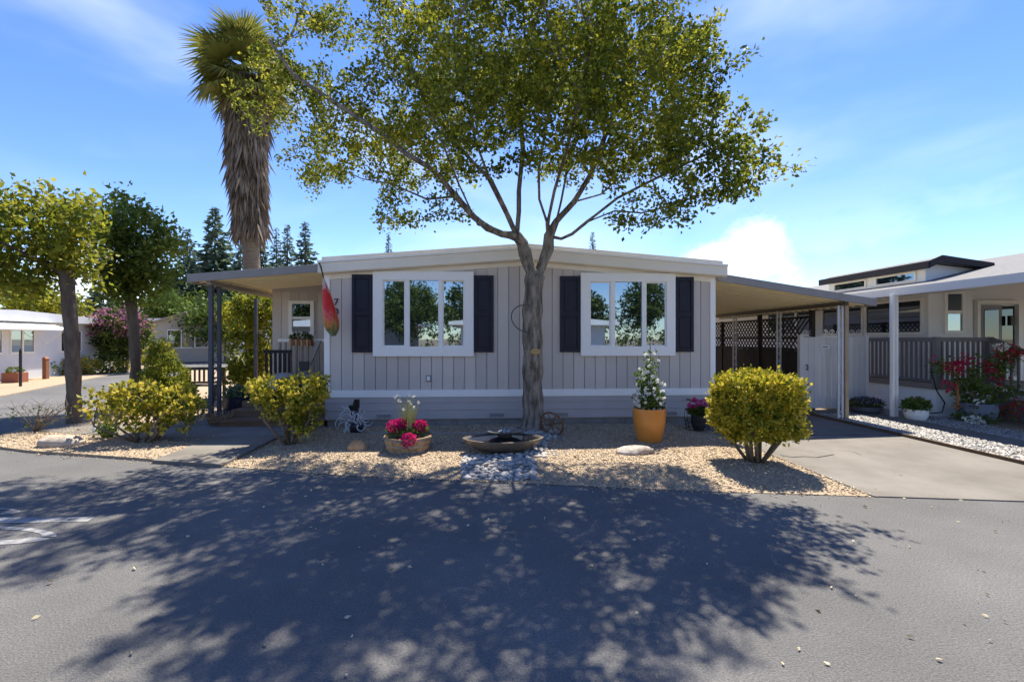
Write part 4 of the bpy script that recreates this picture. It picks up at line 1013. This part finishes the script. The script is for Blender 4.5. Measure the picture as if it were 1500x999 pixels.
# windsock
ws = thing('windsock', 'red floral hanging bag windsock at the eave corner', 'windsock', at(474, 405, 8.3))
m = bpy.data.materials.new('floral_print'); m.use_nodes = True; nn = m.node_tree.nodes; LL = m.node_tree.links
tc = nn.new('ShaderNodeTexCoord'); sp = nn.new('ShaderNodeSeparateXYZ'); LL.new(tc.outputs['Generated'], sp.inputs[0])
nz = nn.new('ShaderNodeTexNoise'); nz.inputs['Scale'].default_value = 7; nz.inputs['Detail'].default_value = 4; LL.new(tc.outputs['Generated'], nz.inputs['Vector'])
ad = nn.new('ShaderNodeMath'); ad.operation = 'MULTIPLY_ADD'; LL.new(nz.outputs[0], ad.inputs[0]); ad.inputs[1].default_value = .55; LL.new(sp.outputs[2], ad.inputs[2])
rp = nn.new('ShaderNodeValToRGB'); rp.color_ramp.elements[0].color = (.20, .24, .14, 1); rp.color_ramp.elements[0].position = .10
rp.color_ramp.elements[1].color = (.62, .60, .56, 1); rp.color_ramp.elements[1].position = 1.28 if False else 1.0
for pos_, cc in ((.24, (.12, .14, .05, 1)), (.32, (.50, .22, .05, 1)), (.40, (.62, .02, .015, 1)), (.45, (.62, .12, .09, 1)), (.53, (.66, .02, .015, 1)), (.74, (.72, .03, .02, 1)), (.84, (.62, .4, .36, 1))):
    e = rp.color_ramp.elements.new(pos_); e.color = cc
mr = nn.new('ShaderNodeMapRange'); mr.inputs[1].default_value = .1; mr.inputs[2].default_value = 1.35; LL.new(ad.outputs[0], mr.inputs[0])
LL.new(mr.outputs[0], rp.inputs[0]); LL.new(rp.outputs[0], nn['Principled BSDF'].inputs['Base Color']); nn['Principled BSDF'].inputs['Roughness'].default_value = .35
a, b = at(474, 408, 8.3), at(489, 492, 8.25); pts = [a.lerp(b, t) for t in np.linspace(0, 1, 10)]
MB().tube(pts, [.02, .06, .095, .125, .15, .175, .195, .2, .17, .06], 16, flat=.6).build('bag', m, ws, smooth=True)
MB().tube([at(468, 385, 8.36), at(471, 395, 8.32), a], [.018, .014, .008], 6).build('hanger', BLACK, ws)

# ------------------------------------------------------------------ bed ornaments
g = gnd(598, 668, .06); c = Vector((g.x, g.y+.3, .055)); c.y = 6.75; c.x = at(598, 650, 6.75).x
bp = thing('barrel_planter', 'half wine barrel planter with magenta flowers and tall wisps', 'planter', c)
OAKW = M('barrel_oak', (.42, .29, .15), (.30, .19, .09), scale=6, rough=.75, stretch=(1, 1, .15), island='object')
R0, R1, Hb, ns = .29, .34, .22, 18
for i in range(ns):
    a0, a1 = 2*math.pi*i/ns+.008, 2*math.pi*(i+1)/ns-.008; m = MB(); P = []
    for z, r in ((0, R0), (Hb*.5, (R0+R1)/2+.012), (Hb, R1)):
        for rr in (r, r-.028): P += [(c.x+rr*math.cos(t), c.y+rr*math.sin(t), c.z+z) for t in (a0, a1)]
    b0 = 0; m.v = P
    for k in (0, 4): m.f += [(k, k+1, k+5, k+4), (k+2, k+6, k+7, k+3), (k, k+4, k+6, k+2), (k+1, k+3, k+7, k+5)]
    m.f += [(0, 2, 3, 1), (8, 9, 11, 10)]; m.build('stave', OAKW, bp)
HOOP = M('barrel_hoop', (.20, .18, .16), (.3, .27, .23), scale=12, rough=.5, metal=.6)
for z, t in ((.03, 0), (.11, .5), (.19, 1)):
    r = R0+(R1-R0)*z/Hb+.010*(1-abs(z-.13)/.13)+.006
    MB().lathe([(r-.006, z-.016), (r, z-.016), (r, z+.016), (r-.006, z+.016)], 40, c).build('hoop', HOOP, bp, smooth=True)
MB().lathe([(R1-.04, 0), (.001, .004)], 24, (c.x, c.y, c.z+Hb-.05)).build('soil', M('potting_soil', (.05, .035, .025), (.09, .065, .05), scale=30, rough=1, bump=.8), bp)
zt = c.z+Hb
foliage('leaves', [(c.x-.12, c.y-.05, zt+.05, .18, .16, .09), (c.x+.12, c.y, zt+.06, .17, .16, .1), (c.x, c.y-.1, zt+.02, .2, .14, .07)], 900, .05, GREENL, bp, shell=.1, w=.2)
for dx, dy, dz, r in ((-.17, -.05, .13, .11), (.17, -.02, .13, .09), (.05, -.27, -.02, .105), (-.09, -.03, .16, .08)):
    foliage('blossom', [(c.x+dx, c.y+dy, zt+dz, r, r, r*.85)], 420, .034, PINK, bp, shell=.5, w=.42)
m = MB(); tips = []
for i in range(44):
    a = random.uniform(0, 6.28); h = random.uniform(.25, .62); p0 = Vector((c.x+.01+random.gauss(0, .05), c.y+random.gauss(0, .05), zt))
    p2 = p0+Vector((random.gauss(0, .1), random.gauss(0, .08), h)); m.tube([p0, p0.lerp(p2, .5)+Vector((0, 0, .02)), p2], [.007, .006, .003], 3); tips.append(p2)
m.build('stems', M('straw_stems', (.30, .32, .09), (.42, .40, .16), scale=9, rough=.8), bp)['kind'] = 'stuff'
foliage('wisp_flowers', [(p.x, p.y, p.z, .014, .014, .014) for p in tips[:12]], 140, .018, WHITEP, bp, w=.4)
# fountain bowl on river stones
fc = Vector((at(737, 655, 6.55).x, 6.55, .10))
ft = thing('fountain_bowl', 'lens-shaped bronze fountain bowl with a shallow dish on river stones', 'fountain', fc)
def lens(a):
    x = math.cos(a); s = math.sin(a); return (x, math.copysign(abs(s)**1.35, s))
BRONZE = M('bronze_glaze', (.085, .068, .048), (.16, .13, .095), scale=5, rough=.38, spec=.5)
MB().lathe([(.30, 0), (.42, .03), (.52, .09), (.565, .15), (.575, .165), (.545, .168), (.50, .13), (.36, .07), (.001, .05)], 48, fc, 1, .62, lens).build('bowl', BRONZE, ft, smooth=True)
MB().lathe([(.53, .0), (.001, .001)], 48, fc+Vector((0, 0, .150)), 1, .62, lens).build('water', M('dark_water', (.012, .010, .014), rough=.04, spec=.6), ft)
dc = fc+Vector((.03, .16, .14))
MB().lathe([(.09, 0), (.11, .03), (.2, .055), (.245, .08), (.25, .09), (.225, .088), (.15, .07), (.001, .06)], 36, dc, 1, .8).build('dish', M('dish_glaze', (.10, .10, .09), (.16, .15, .13), scale=8, rough=.25, spec=.5), ft, smooth=True)
for i in range(9):
    a = i*.75; MB().lathe([(.02, 0), (.03, .012), (.02, .026), (.001, .03)], 8, dc+Vector((.09*math.cos(a)*(.5+.5*(i % 2)), .07*math.sin(a), .07))).build('dish_pebble', M('dish_stone', (.3, .29, .26), (.42, .4, .36), scale=9, rough=.5), ft, smooth=True)
# river stones (pieces of the bed)
STONES = [M('river_stone_%d' % i, c, c2, scale=9, rough=.7, island='object') for i, (c, c2) in enumerate((((.30, .295, .285), (.38, .37, .355)), ((.40, .38, .345), (.50, .48, .44)), ((.2, .2, .205), (.28, .275, .275))))]
protos = []
for k, mt in enumerate(STONES):
    for sd in (1, 2):
        rg = np.random.default_rng(30+k*3+sd); m = MB().lathe([(.01, -.5), (.6, -.42), (.95, -.1), (.97, .15), (.68, .42), (.01, .52)], 9)
        V = np.array(m.v); V *= (1+.07*np.sin(V@rg.normal(size=3)*2.5+1)[:, None]); m.v = [tuple(p) for p in V]
        me = bpy.data.meshes.new('pebble'); me.from_pydata(m.v, [], m.f); me.polygons.foreach_set('use_smooth', [True]*len(me.polygons)); me.materials.append(mt); protos.append(me)
area = [at(0, 0, 1)]*0; placed = []
def stone_ok(x, y, r): return all((x-a)**2+(y-b)**2 > (.82*(r+q))**2 for a, b, q in placed)
tries = 0
while len(placed) < 290 and tries < 20000:
    tries += 1
    z = random.random()
    if z < .62: x, y = random.uniform(-.28, .62), random.uniform(5.38, 6.35); ok = (x-.12)/.55 < 1.2 and y > road_y(x)+.03 and y < 6.5-.1*abs(x)
    elif z < .85: x, y = random.uniform(.55, 1.05), random.uniform(6.2, 7.7); ok = abs(x-(.6+.28*(y-6.2)/1.5)) < .2
    else: x, y = random.uniform(.25, 1.2), random.uniform(7.2, 8.05); ok = (x-.84)**2+(y-7.9)**2 > .09
    r = random.uniform(.026, .046)*(1.2 if y < 6 else 1)
    if not ok or not stone_ok(x, y, r): continue
    placed.append((x, y, r)); me = random.choice(protos if z < .62 else protos[2:4]*2+protos)
    o = bpy.data.objects.new('pebble', me); COL.objects.link(o); o.parent = BED
    o.location = (x, y, bed_z(x, y)+r*.38); o.rotation_euler = (random.gauss(0, .2), random.gauss(0, .2), random.uniform(0, 6.28)); o.scale = (r*1.2, r*.95, r*random.uniform(.7, .95))
pv = []; pf = []
base = MB().lathe([(.01, -.5), (.8, -.25), (.95, .1), (.5, .45), (.01, .5)], 6); bv = np.array(base.v)
for i in range(900):
    x, y = (random.uniform(-.3, .62), random.uniform(5.38, 6.4)) if i < 620 else (random.gauss(.75, .2), random.uniform(6.3, 8.0))
    if y < road_y(x)+.02: continue
    r = random.uniform(.012, .024); a = random.uniform(0, 6.28); q = bv*np.array([r*1.2, r, r*.8]); ca, sa = math.cos(a), math.sin(a)
    q = np.stack([q[:, 0]*ca-q[:, 1]*sa, q[:, 0]*sa+q[:, 1]*ca, q[:, 2]], 1)+np.array([x, y, bed_z(x, y)+r*.3]); o0 = len(pv); pv += [tuple(w) for w in q]; pf += [tuple(o0+v for v in f) for f in base.f]
me = bpy.data.meshes.new('small_pebbles'); me.from_pydata(pv, [], pf); me.materials.append(M('small_river_pebble', (.30, .29, .275), (.42, .40, .37), scale=9, rough=.75, island=.3))
o = bpy.data.objects.new('small_pebbles', me); COL.objects.link(o); o.parent = BED; o['kind'] = 'stuff'
# wagon wheel leaning on the tree
wc = at(811, 630, 7.45)
wr = thing('wagon_wheel', 'small rusty wagon wheel leaning against the tree base', 'wheel', (wc.x, 7.45, .1))
wr.rotation_euler = (rad(18), rad(0), rad(-38)); RUST = M('rusty_iron', (.10, .055, .03), (.20, .11, .055), scale=14, rough=.9)
R = .20
MB().tube([(R*math.cos(t), 0, R+R*math.sin(t)) for t in np.linspace(0, 6.283, 33)], .017, 7, cap=False).build('rim', RUST, wr, local=True)
for i in range(8):
    a = i*math.pi/4+.2; MB().tube([(.03*math.cos(a), 0, R+.03*math.sin(a)), (R*math.cos(a), 0, R+R*math.sin(a))], .008, 5).build('spoke', RUST, wr, local=True)
MB().tube([(0, -.04, R), (0, .04, R)], .034, 10).build('hub', RUST, wr, local=True)
# orange pot with white flowering climber
g = at(951, 652, 7.15)
r = pot('potted_plant', 'tall orange glazed pot with a white-flowered climber', (g.x, 7.15, .055), .255, .52, TERRA, [(.62, 0), (.72, .02), (.86, .3), (.97, .62), (1, .85), (.98, 1.0), (.90, 1.0), (.88, .9)])
gx, gy = g.x, 7.15
foliage('leaves', [(gx, gy, .68, .19, .16, .14), (gx, gy, .9, .12, .11, .18), (gx+.01, gy, 1.15, .085, .08, .2), (gx+.02, gy, 1.38, .04, .04, .16), (gx-.12, gy, 1.02, .08, .07, .08)], 1100, .055, GREENL, r, shell=.2, clumps=150, sig=.04)
fp, _ = in_blobs([(gx, gy-.05, .68, .27, .2, .14), (gx, gy-.05, .9, .24, .16, .2), (gx, gy-.03, 1.2, .17, .12, .25)], 95, RNG, .6)
m_v = []; 
P = np.repeat(fp, 6, axis=0); ang = np.tile(np.arange(6)*math.pi/3, len(fp)); D = np.stack([np.cos(ang), -.5+0*ang, np.sin(ang)], 1)
V, Fc = leaf_geo(P, D+RNG.normal(size=D.shape)*.15, .034, .42, .1); np_obj('blossoms', V, Fc, WHITEP, r, kind='stuff')
MB().tube([(gx, gy, .5), (gx+.01, gy, 1.0), (gx+.02, gy, 1.58)], [.012, .009, .004], 5).build('support_cane', STEM, r)
# geranium in a wire basket
g = at(1020, 636, 8.0); gx, gy = g.x, 8.0
r = pot('potted_plant', 'dark pot of pink geraniums in a wire basket beside the sheared shrub', (gx+.04, gy, .06), .13, .26, M('charcoal_pot', (.03, .027, .025), (.05, .045, .04), scale=9, rough=.8))
foliage('leaves', [(gx+.03, gy, .38, .17, .14, .09)], 620, .05, LEAF('geranium_leaves', [(.05, .09, .02), (.12, .15, .03), (.25, .10, .03)], trans=.3), r, shell=.1, w=.45)
for dx, dz, q in ((.09, .52, .06), (.0, .52, .05), (-.09, .56, .035), (.13, .47, .04), (-.17, .47, .03), (-.06, .44, .035)):
    foliage('blossom', [(gx+.03+dx, gy-.04, dz+.02, q, q, q)], 110, .028, PINK2, r, shell=.4, w=.45)
m = MB()
for i in range(12):
    a = i*math.pi/6; m.tube([(gx+.02+.2*math.cos(a), gy+.15*math.sin(a), .06), (gx+.02+.22*math.cos(a), gy+.17*math.sin(a), .22)], .004, 4)
for z in (.07, .145, .22): m.tube([(gx+.02+.215*math.cos(t), gy+.165*math.sin(t), z) for t in np.linspace(0, 6.283, 25)], .005, 4)
m.tube([(gx-.19+.0*t, gy+.06*math.cos(t), .22+.22*math.sin(t)) for t in np.linspace(0, 3.14, 10)], .005, 4)
m.build('wire_basket', BLACK, r)
# silvery air plants on a dark stand by the skirting
g = at(520, 632, 8.1); gx, gy = g.x, 8.1
r = thing('garden_ornament', 'dark stand draped with curling silver strands in front of the skirting', 'ornament', (gx, gy, .06))
MB().lathe([(.09, 0), (.11, .05), (.12, .12), (.10, .16), (.05, .17)], 14, (gx+.02, gy, .06)).build('base_pot', NAVYPOT, r, smooth=True)
MB().tube([(gx, gy, .2), (gx-.01, gy, .4), (gx, gy, .58)], [.03, .05, .03], 8).box(gx-.01, gx+.07, gy-.03, gy+.03, .47, .62).box(gx-.09, gx+.05, gy-.05, gy+.04, .36, .52).build('stand', BLACK, r)
m = MB()
for i in range(60):
    p = Vector((gx+random.gauss(0, .08), gy-.05+random.gauss(0, .05), random.uniform(.12, .45))); a = random.uniform(0, 6.28); l = random.uniform(.08, .2)
    pts = [p+Vector((math.cos(a+t*1.6)*l*t, -.03*t, math.sin(a+t*1.6)*l*t)) for t in np.linspace(0, 1, 6)]; m.tube(pts, [.011, .010, .009, .007, .005, .002], 4)
m.build('silver_strands', M('silver_leaf', (.52, .54, .56), (.66, .68, .69), scale=9, rough=.6), r)['kind'] = 'stuff'
dl = MB().tube([at(540, 636, 7.9)+Vector((0, 0, -.0)), at(600, 637, 7.85), at(660, 637, 7.8), at(700, 637, 7.8), at(735, 634, 7.85)], .008, 5)
o = dl.build('drip_line', M('grey_hose', (.36, .36, .36), rough=.6)); tag(o, 'thin grey irrigation line lying on gravel behind the barrel planter', 'hose')
o.location.z = .07
# neighbour pots
def nplant(name, label, px, py, Y, pr, ph, pm, blobs, mats):
    c = at(px, py, Y); r = pot(name, label, (c.x, Y, .03), pr, ph, pm)
    for (dx, dy, dz, rx, rz, n, sz), mt in zip(blobs, mats): foliage('leaves' if mt in (GREENL, DEEPG, VARI, MAPLE) else 'blossom', [(c.x+dx, Y+dy, dz, rx, rx*.8, rz)], n, sz, mt, r, shell=.2)
    return r
nplant('potted_plant', 'white bowl planter with yellow-green plant beside the white post', 1342, 618, 8.85, .2, .22, WHITE, [(0, 0, .32, .26, .14, 700, .06), (.02, 0, .42, .1, .06, 60, .04)], [GREENL, LILAC])
nplant('potted_plant', 'long dark planter with purple flowers below the gate end', 1268, 606, 9.75, .3, .16, M('slate_pot', (.10, .10, .12), rough=.7), [(0, 0, .24, .36, .12, 700, .05), (0, -.05, .30, .34, .08, 260, .035)], [DEEPG, LEAF('violet_petals', [(.10, .06, .22), (.2, .14, .36)], trans=.3)])
c = at(1432, 625, 8.7); bx, by = c.x, 8.7
r = pot('potted_plant', 'crimson bougainvillea sprawling from a blue-grey pot before the deck', (bx, by, .03), .3, .36, M('blue_grey_pot', (.16, .18, .24), (.2, .22, .28), scale=5, rough=.6))
arms = [B(1385, 535, 8.7, .2, .12), B(1410, 550, 8.7, .25, .2), B(1430, 580, 8.7, .3, .22), B(1450, 540, 8.7, .22, .18), B(1470, 522, 8.7, .2, .16), B(1470, 575, 8.6, .25, .12), B(1480, 598, 8.5, .2, .12), B(1425, 610, 8.6, .28, .12)]
foliage('leaves', arms, 2400, .06, GREENL, r, shell=.1, clumps=150, sig=.06)
foliage('blossom', [B(1372, 530, 8.6, .08, .06), B(1395, 540, 8.6, .14, .1), B(1412, 533, 8.6, .13, .12), B(1450, 535, 8.6, .12, .09), B(1475, 518, 8.6, .16, .12), B(1485, 600, 8.4, .15, .11), B(1463, 556, 8.6, .1, .08), B(1392, 566, 8.6, .12, .07), B(1478, 578, 8.6, .1, .06)], 560, .05, REDP, r, shell=.2, clumps=90, sig=.04, w=.42)
foliage('white_blossom', [B(1466, 508, 8.5, .1, .06), B(1425, 615, 8.4, .16, .05), B(1435, 590, 8.4, .08, .05)], 160, .045, WHITEP, r, w=.42)
for q in arms[:7]: MB().tube([(bx, by, .35), ((bx+q[0])/2, by, (q[2]+.35)/2+.1), q[:3]], [.014, .01, .005], 5).build('stem', STEM, r)
m = MB().box(bx-.4, bx-.365, by+.02, by+.05, .25, 1.15).box(bx-.5, bx-.1, by+.02, by+.049, .3, .33); m.build('trellis', M('cedar', (.40, .17, .06), rough=.8), r)

# ------------------------------------------------------------------ homes across the left street
def window_on(parent, M4, x0, x1, z0, z1, cols=2, fm=WHITE):
    m = MB(); t = .06
    m.box(x0, x1, -.05, 0, z0, z0+t, M=M4).box(x0, x1, -.05, 0, z1-t, z1, M=M4)
    xs = [x0+(x1-x0)*i/cols for i in range(cols+1)]
    for x in xs: m.box(max(x0, x-t/2), min(x1, x+t/2), -.049, 0, z0+t, z1-t, M=M4)
    w = m.build('window', fm, parent)
    for a, b in zip(xs[:-1], xs[1:]): MB().box(a+t/2, b-t/2, -.015, -.003, z0+t, z1-t, M=M4).build('pane', GL, w)
def far_home(name, label, loc, rotz, Lx, Dy, h, wallm, roofm, wins=(), ridge=.5, over=.4, awn=None, trim=WHITE, gable=False, ends=()):
    root = thing(name, label, 'house', loc, 0); Mw = Matrix.Translation(Vector(loc)) @ Matrix.Rotation(rotz, 4, 'Z')
    def add(mb, nm, mt):
        mb.v = [tuple(Mw @ Vector(p)) for p in mb.v]; return mb.build(nm, mt, root)
    add(MB().box(-Lx/2, Lx/2, 0, Dy, 0, h), 'wall', wallm)
    if gable:
        add(MB().prism([(-over, h), (Dy+over, h), (Dy/2, h+ridge)], -Lx/2+.01, Lx/2-.01, 'x'), 'gable', wallm)
        for s in (0, 1):
            pts = [(-over, h-.05), (Dy/2, h+ridge), (Dy/2, h+ridge+.1), (-over, h+.07)] if s == 0 else [(Dy+over, h+.07), (Dy/2, h+ridge+.1), (Dy/2, h+ridge), (Dy+over, h-.05)]
            add(MB().prism(pts, -Lx/2-over, Lx/2+over, 'x'), 'roof', roofm)
    else:
        add(MB().prism([(-Lx/2-over, h), (Lx/2+over, h), (Lx/2+over, h+.2), (0, h+.2+ridge), (-Lx/2-over, h+.2)], -over, Dy+over, 'y'), 'roof', roofm)
    for w in wins: window_on(root, Mw, *w)
    for w in ends: window_on(root, Mw @ Matrix.Translation((Lx/2, 0, 0)) @ Matrix.Rotation(rad(90), 4, 'Z'), *w)
    if awn:
        x0, x1, z, dep = awn
        add(MB().prism([(0, z), (0, z+.06), (-dep, z-.24), (-dep, z-.3)], x0, x1, 'x'), 'awning', trim)
        for x in (x0+.1, x1-.1): add(MB().tube([(x, -dep+.05, z-.28), (x, -.02, z-.9)], .015, 5), 'awning_strut', trim)
    return root
WSID = M('white_far_siding', (.66, .67, .69), (.72, .73, .74), scale=2, rough=.6)
ROOFW = M('white_metal_roof', (.62, .63, .64), (.7, .7, .71), scale=2, rough=.4)
TANR = M('tan_shingle', (.30, .24, .19), (.38, .31, .25), scale=10, rough=.9)
far_home('street_home', 'long white mobile home with striped awning across the side street', (-19.0, 19.6, .02), rad(90), 10.5, 6, 2.35, WSID, ROOFW, [(-2.6, -1.5, 1.05, 2.05, 2), (-1.2, -.2, 1.05, 2.05, 2), (.1, 1.1, 1.05, 2.05, 2), (2.3, 3.4, 1.05, 2.05, 2)], ridge=.25, awn=(-3.2, 1.6, 2.3, 1.0))
far_home('street_home', 'brown-gabled home behind the crape myrtle', (-25.8, 37, .02), rad(-56), 9, 5, 2.5, M('beige_far_wall', (.42, .37, .32), rough=.7), TANR, [(-3, -1.8, 1, 2.1, 2)], ridge=1.1, gable=True, ends=[(1.2, 3.6, 1.0, 2.3, 3)])
far_home('street_home', 'white gabled home with tan roof at the end of the side street', (-30.5, 56, .02), rad(-56), 11, 7, 2.7, WSID, TANR, [(-2.6, -1.4, 1, 2.1, 2)], ridge=1.5, gable=True, ends=[(1.2, 2.8, 1.0, 2.2, 2), (4.4, 5.8, 1.0, 2.2, 2)])
a = at(214, 468, 40); b = at(305, 472, 44)
cpx = thing('street_carport', 'grey flat metal carport roof across the side street', 'carport', (a.x, 42, 0))
MB().box(a.x-1, b.x, 40, 47, a.z-.25, a.z+.1).build('roof', ROOFW, cpx)
for x in np.linspace(a.x, b.x-.2, 4): MB().box(x, x+.1, 40.2, 40.3, 0, a.z-.25).build('post', METAL, cpx)
# crape myrtle and hedge shrubs across the street
q = at(180, 520, 24); ct = thing('crape_myrtle', 'pink-flowering crape myrtle across the side street', 'tree', (q.x, 24, .03))
lob = [B(152, 487, 24, .7, .6), B(180, 480, 24, .9, .75), B(204, 490, 24, .62, .6), B(172, 510, 24, .75, .5)]
for dx in (-.25, 0, .25): MB().tube([(q.x+dx*.5, 24, 0), (q.x+dx, 24, .8), (q.x+dx*2.6, 24, 1.7)], [.07, .06, .04], 7).build('trunk', BARK2, ct)
foliage('crown', lob, 4200, .17, DEEPG, ct, shell=.3, clumps=160, sig=.16)
foliage('blossom', [(b[0], b[1]-.25, b[2]+.28, b[3], b[4], b[5]*.8) for b in lob[:3]], 1500, .12, LILAC, ct, shell=.7, clumps=150, sig=.12, w=.4)
for i, (px, py, w, h, mt, lab) in enumerate(((52, 551, .55, .75, DEEPG, 'dark clipped shrub at the awning end of the white home'), (78, 550, .6, .8, DEEPG, 'dark clipped shrub second along the white home wall'), (102, 549, .5, .75, VARI, 'yellow clipped shrub along the white home wall'), (125, 548, .6, .8, VARI, 'yellow-green shrub behind the slim corner trunk'), (150, 547, .75, .9, DEEPG, 'dark shrub under the crape myrtle'), (172, 545, .6, .75, VARI, 'yellow-green shrub just right of the crape myrtle trunks'), (222, 533, 1.2, 1.6, VARI, 'tall yellow shrub behind the dwarf spruce tip'), (258, 522, 1.6, 1.9, MAPLE, 'loose green shrub farther along the side street'), (285, 515, 1.7, 2.2, DEEPG, 'rounded dark shrub before the white gabled home'))):
    g = gnd(px, py, .03); shrub('hedge_shrub', lab, (g.x, g.y, .03), [(g.x, g.y, h*.5, w, w*.8, h*.5), (g.x+w*.4, g.y, h*.45, w*.6, w*.6, h*.42)], 900, .09 if i < 6 else .16, mt, stems=3, clumps=90, sig=.08, shell=.6, group='shrubs across the side street')
c = gnd(22, 560, .03)
bxp = thing('brick_planter', 'low terracotta planter box by the white home', 'planter', (c.x, c.y, .03))
MB().box(c.x-.3, c.x+.3, c.y-.2, c.y+.2, .02, .4).build('box', M('terracotta', (.36, .13, .07), rough=.8), bxp, bevel=.01); foliage('leaves', [(c.x, c.y, .46, .25, .18, .12)], 200, .08, GREENL, bxp)
c = gnd(30, 566, .03); tag(MB().box(c.x-.028, c.x+.028, c.y-.028, c.y+.028, 0, 1.2).tube([(c.x, c.y, 1.2), (c.x, c.y, 1.32)], [.045, .015], 8).build('street_bollard', BLACK), 'slim black post beside the terracotta planter', 'post')
c = gnd(67, 555, .03); tag(MB().box(c.x-.075, c.x+.075, c.y-.07, c.y+.07, 0, .85).prism([(c.x-.09, .85), (c.x+.09, .85), (c.x, .93)], c.y-.085, c.y+.085, 'y').build('wooden_post', M('cedar_post', (.28, .12, .06), rough=.85)), 'short reddish wooden post before the white home', 'post')

# ------------------------------------------------------------------ road marks and litter
PAINT = M('worn_road_paint', (.15, .148, .145), (.36, .355, .35), scale=6, rough=.85, detail=9, contrast=(.36, .62), wcoord=True)
def strip(pts, name='road_marking'):
    m = MB(); m.poly([(*(gnd(x, y).xy), .004) for x, y in pts]); o = m.build(name, PAINT, None, recenter=False); return o
marks = thing('road_marking', 'worn white painted letters on the asphalt at the road corner', 'road marking', gnd(60, 765))
def mark(pts):
    m = MB(); b = [(*(gnd(x, y).xy), .004) for x, y in pts]; m.poly(b); m.build('paint_stroke', PAINT, marks)
mark([(-60, 768), (139, 765.5), (128, 764), (140, 757.5), (60, 758), (-60, 759)][0:1]+[(128, 764), (139, 757.5), (-60, 758.5)])
def arc(cx, cy, rx, ry, w, a0, a1):
    t = np.linspace(a0, a1, 15); mark([(cx+rx*math.cos(q), cy+ry*math.sin(q)) for q in t]+[(cx+(rx-w)*math.cos(q), cy+(ry-w*.2)*math.sin(q)) for q in t[::-1]])
arc(-15, 784.5, 98, 13.5, 22, -1.5, .15); arc(-15, 784.5, 92, 13.5, 30, .3, 1.5); arc(-30, 749, 60, 6, 12, -1.5, 1.5)
pp = []; V = []; 
n = 170; X = RNG.uniform(-4.5, 5, n); Y = RNG.uniform(1.6, 5.4, n)
P = np.stack([X, Y, np.full(n, .012)], 1); D = RNG.normal(size=(n, 3)); D[:, 2] = .06
V, Fc = leaf_geo(P, D, .02+.026*RNG.random(n), .3, .05)
V[:, 2] = np.maximum(V[:, 2], .004)
o = np_obj('fallen_leaves', V, Fc, LEAF('dry_leaves', [(.45, .36, .2), (.6, .52, .33), (.35, .22, .1)], trans=.1), kind='stuff'); o['label'] = 'dry fallen leaves scattered over the asphalt'; o['category'] = 'leaves'
CRK = M('crack_dark', (.03, .028, .025), rough=1)
def crack(pts, w, parentname):
    m = MB()
    for (a, b) in zip(pts[:-1], pts[1:]):
        A, Bp = gnd(*a), gnd(*b); d = (Bp-A).normalized(); s = Vector((-d.y, d.x, 0))*w
        m.poly([(*(A-s).xy, .0165), (*(Bp-s).xy, .0165), (*(Bp+s).xy, .0165), (*(A+s).xy, .0165)])
    o = m.build('crack', CRK, bpy.data.objects[parentname])
crack([(1143, 668), (1160, 671), (1178, 670), (1196, 671.5), (1222, 667)], .008, 'driveway')
crack([(1228, 660), (1250, 663), (1262, 668)], .003, 'driveway')

# ------------------------------------------------------------------ homes and trees across the front road (seen in the window glass)
far_home('opposite_home', 'white mobile home across the front road mirrored in the window glass', (3.0, -11.5, .02), rad(180), 9, 7, 2.5, WSID, ROOFW, [(-3.2, -1.6, 1, 2, 2), (1.4, 3, 1, 2, 2)], ridge=.5, over=.7)
far_home('opposite_home', 'grey mobile home across the front road mirrored in the left window glass', (-9.5, -11.0, .02), rad(180), 9, 7, 2.5, M('grey_far_wall', (.3, .3, .31), rough=.7), ROOFW, [(-3, -1.5, 1, 2, 2), (1.2, 2.8, 1, 2, 2)], ridge=.5, over=.7)
for x, y, h, lab in ((-4.2, -8.2, 4.3, 'leafy tree across the front road mirrored in the left window'), (6.5, -22, 6.0, 'tall tree behind the opposite home mirrored in the right window'), (-13, -22, 6.5, 'tree behind the grey opposite home')):
    tree('opposite_tree', lab, (x, y, 0), [(x, y, 0), (x, y, h*.35), (x, y, h*.5)], [(x, y, h*.8, 1.5, 1.5, 1.3), (x-1, y, h*.7, 1, 1, .9), (x+1, y+.2, h*.72, 1.1, 1, .9)], 5000, .17, DEEPG, BARK2, tr=.16, att=220, group='trees across the front road', sig=.22, step=.35, maxr=.03)

for i in range(11):                                # a row of garden trees closing the view behind those homes
    x = -34+i*6.5+random.uniform(-1.5, 1.5); y = -34+random.uniform(-3, 3); h = random.uniform(6.5, 9)
    tree('opposite_tree', 'leafy tree in the row behind the opposite homes', (x, y, 0), [(x, y, 0), (x, y, h*.35), (x, y, h*.5)], [(x, y, h*.72, 2.4, 2.2, h*.28), (x-1.6, y, h*.55, 1.8, 1.5, h*.22), (x+1.7, y+.2, h*.58, 1.8, 1.6, h*.24)], 3200, .42, DEEPG, BARK2, tr=.2, att=120, group='tree row behind the opposite homes', sig=.4, step=.6, maxr=.06)

hg = thing('boundary_hedge', 'tall clipped hedge behind the opposite homes', 'hedge', (0, -24, 0))
foliage('foliage', [(x, -24, 1.3, 1.4, .8, 1.5) for x in np.arange(-36, 37, 1.9)], 9000, .28, DEEPG, hg, shell=.6, clumps=900, sig=.2)

for pts in ([(4.1, 7.6), (6.98, 7.6)], [(4.1, 10.8), (6.98, 10.8)]):
    MB().box(pts[0][0], pts[1][0], pts[0][1]-.006, pts[0][1]+.006, .0125, .0165).build('joint', CRK, bpy.data.objects['driveway'])
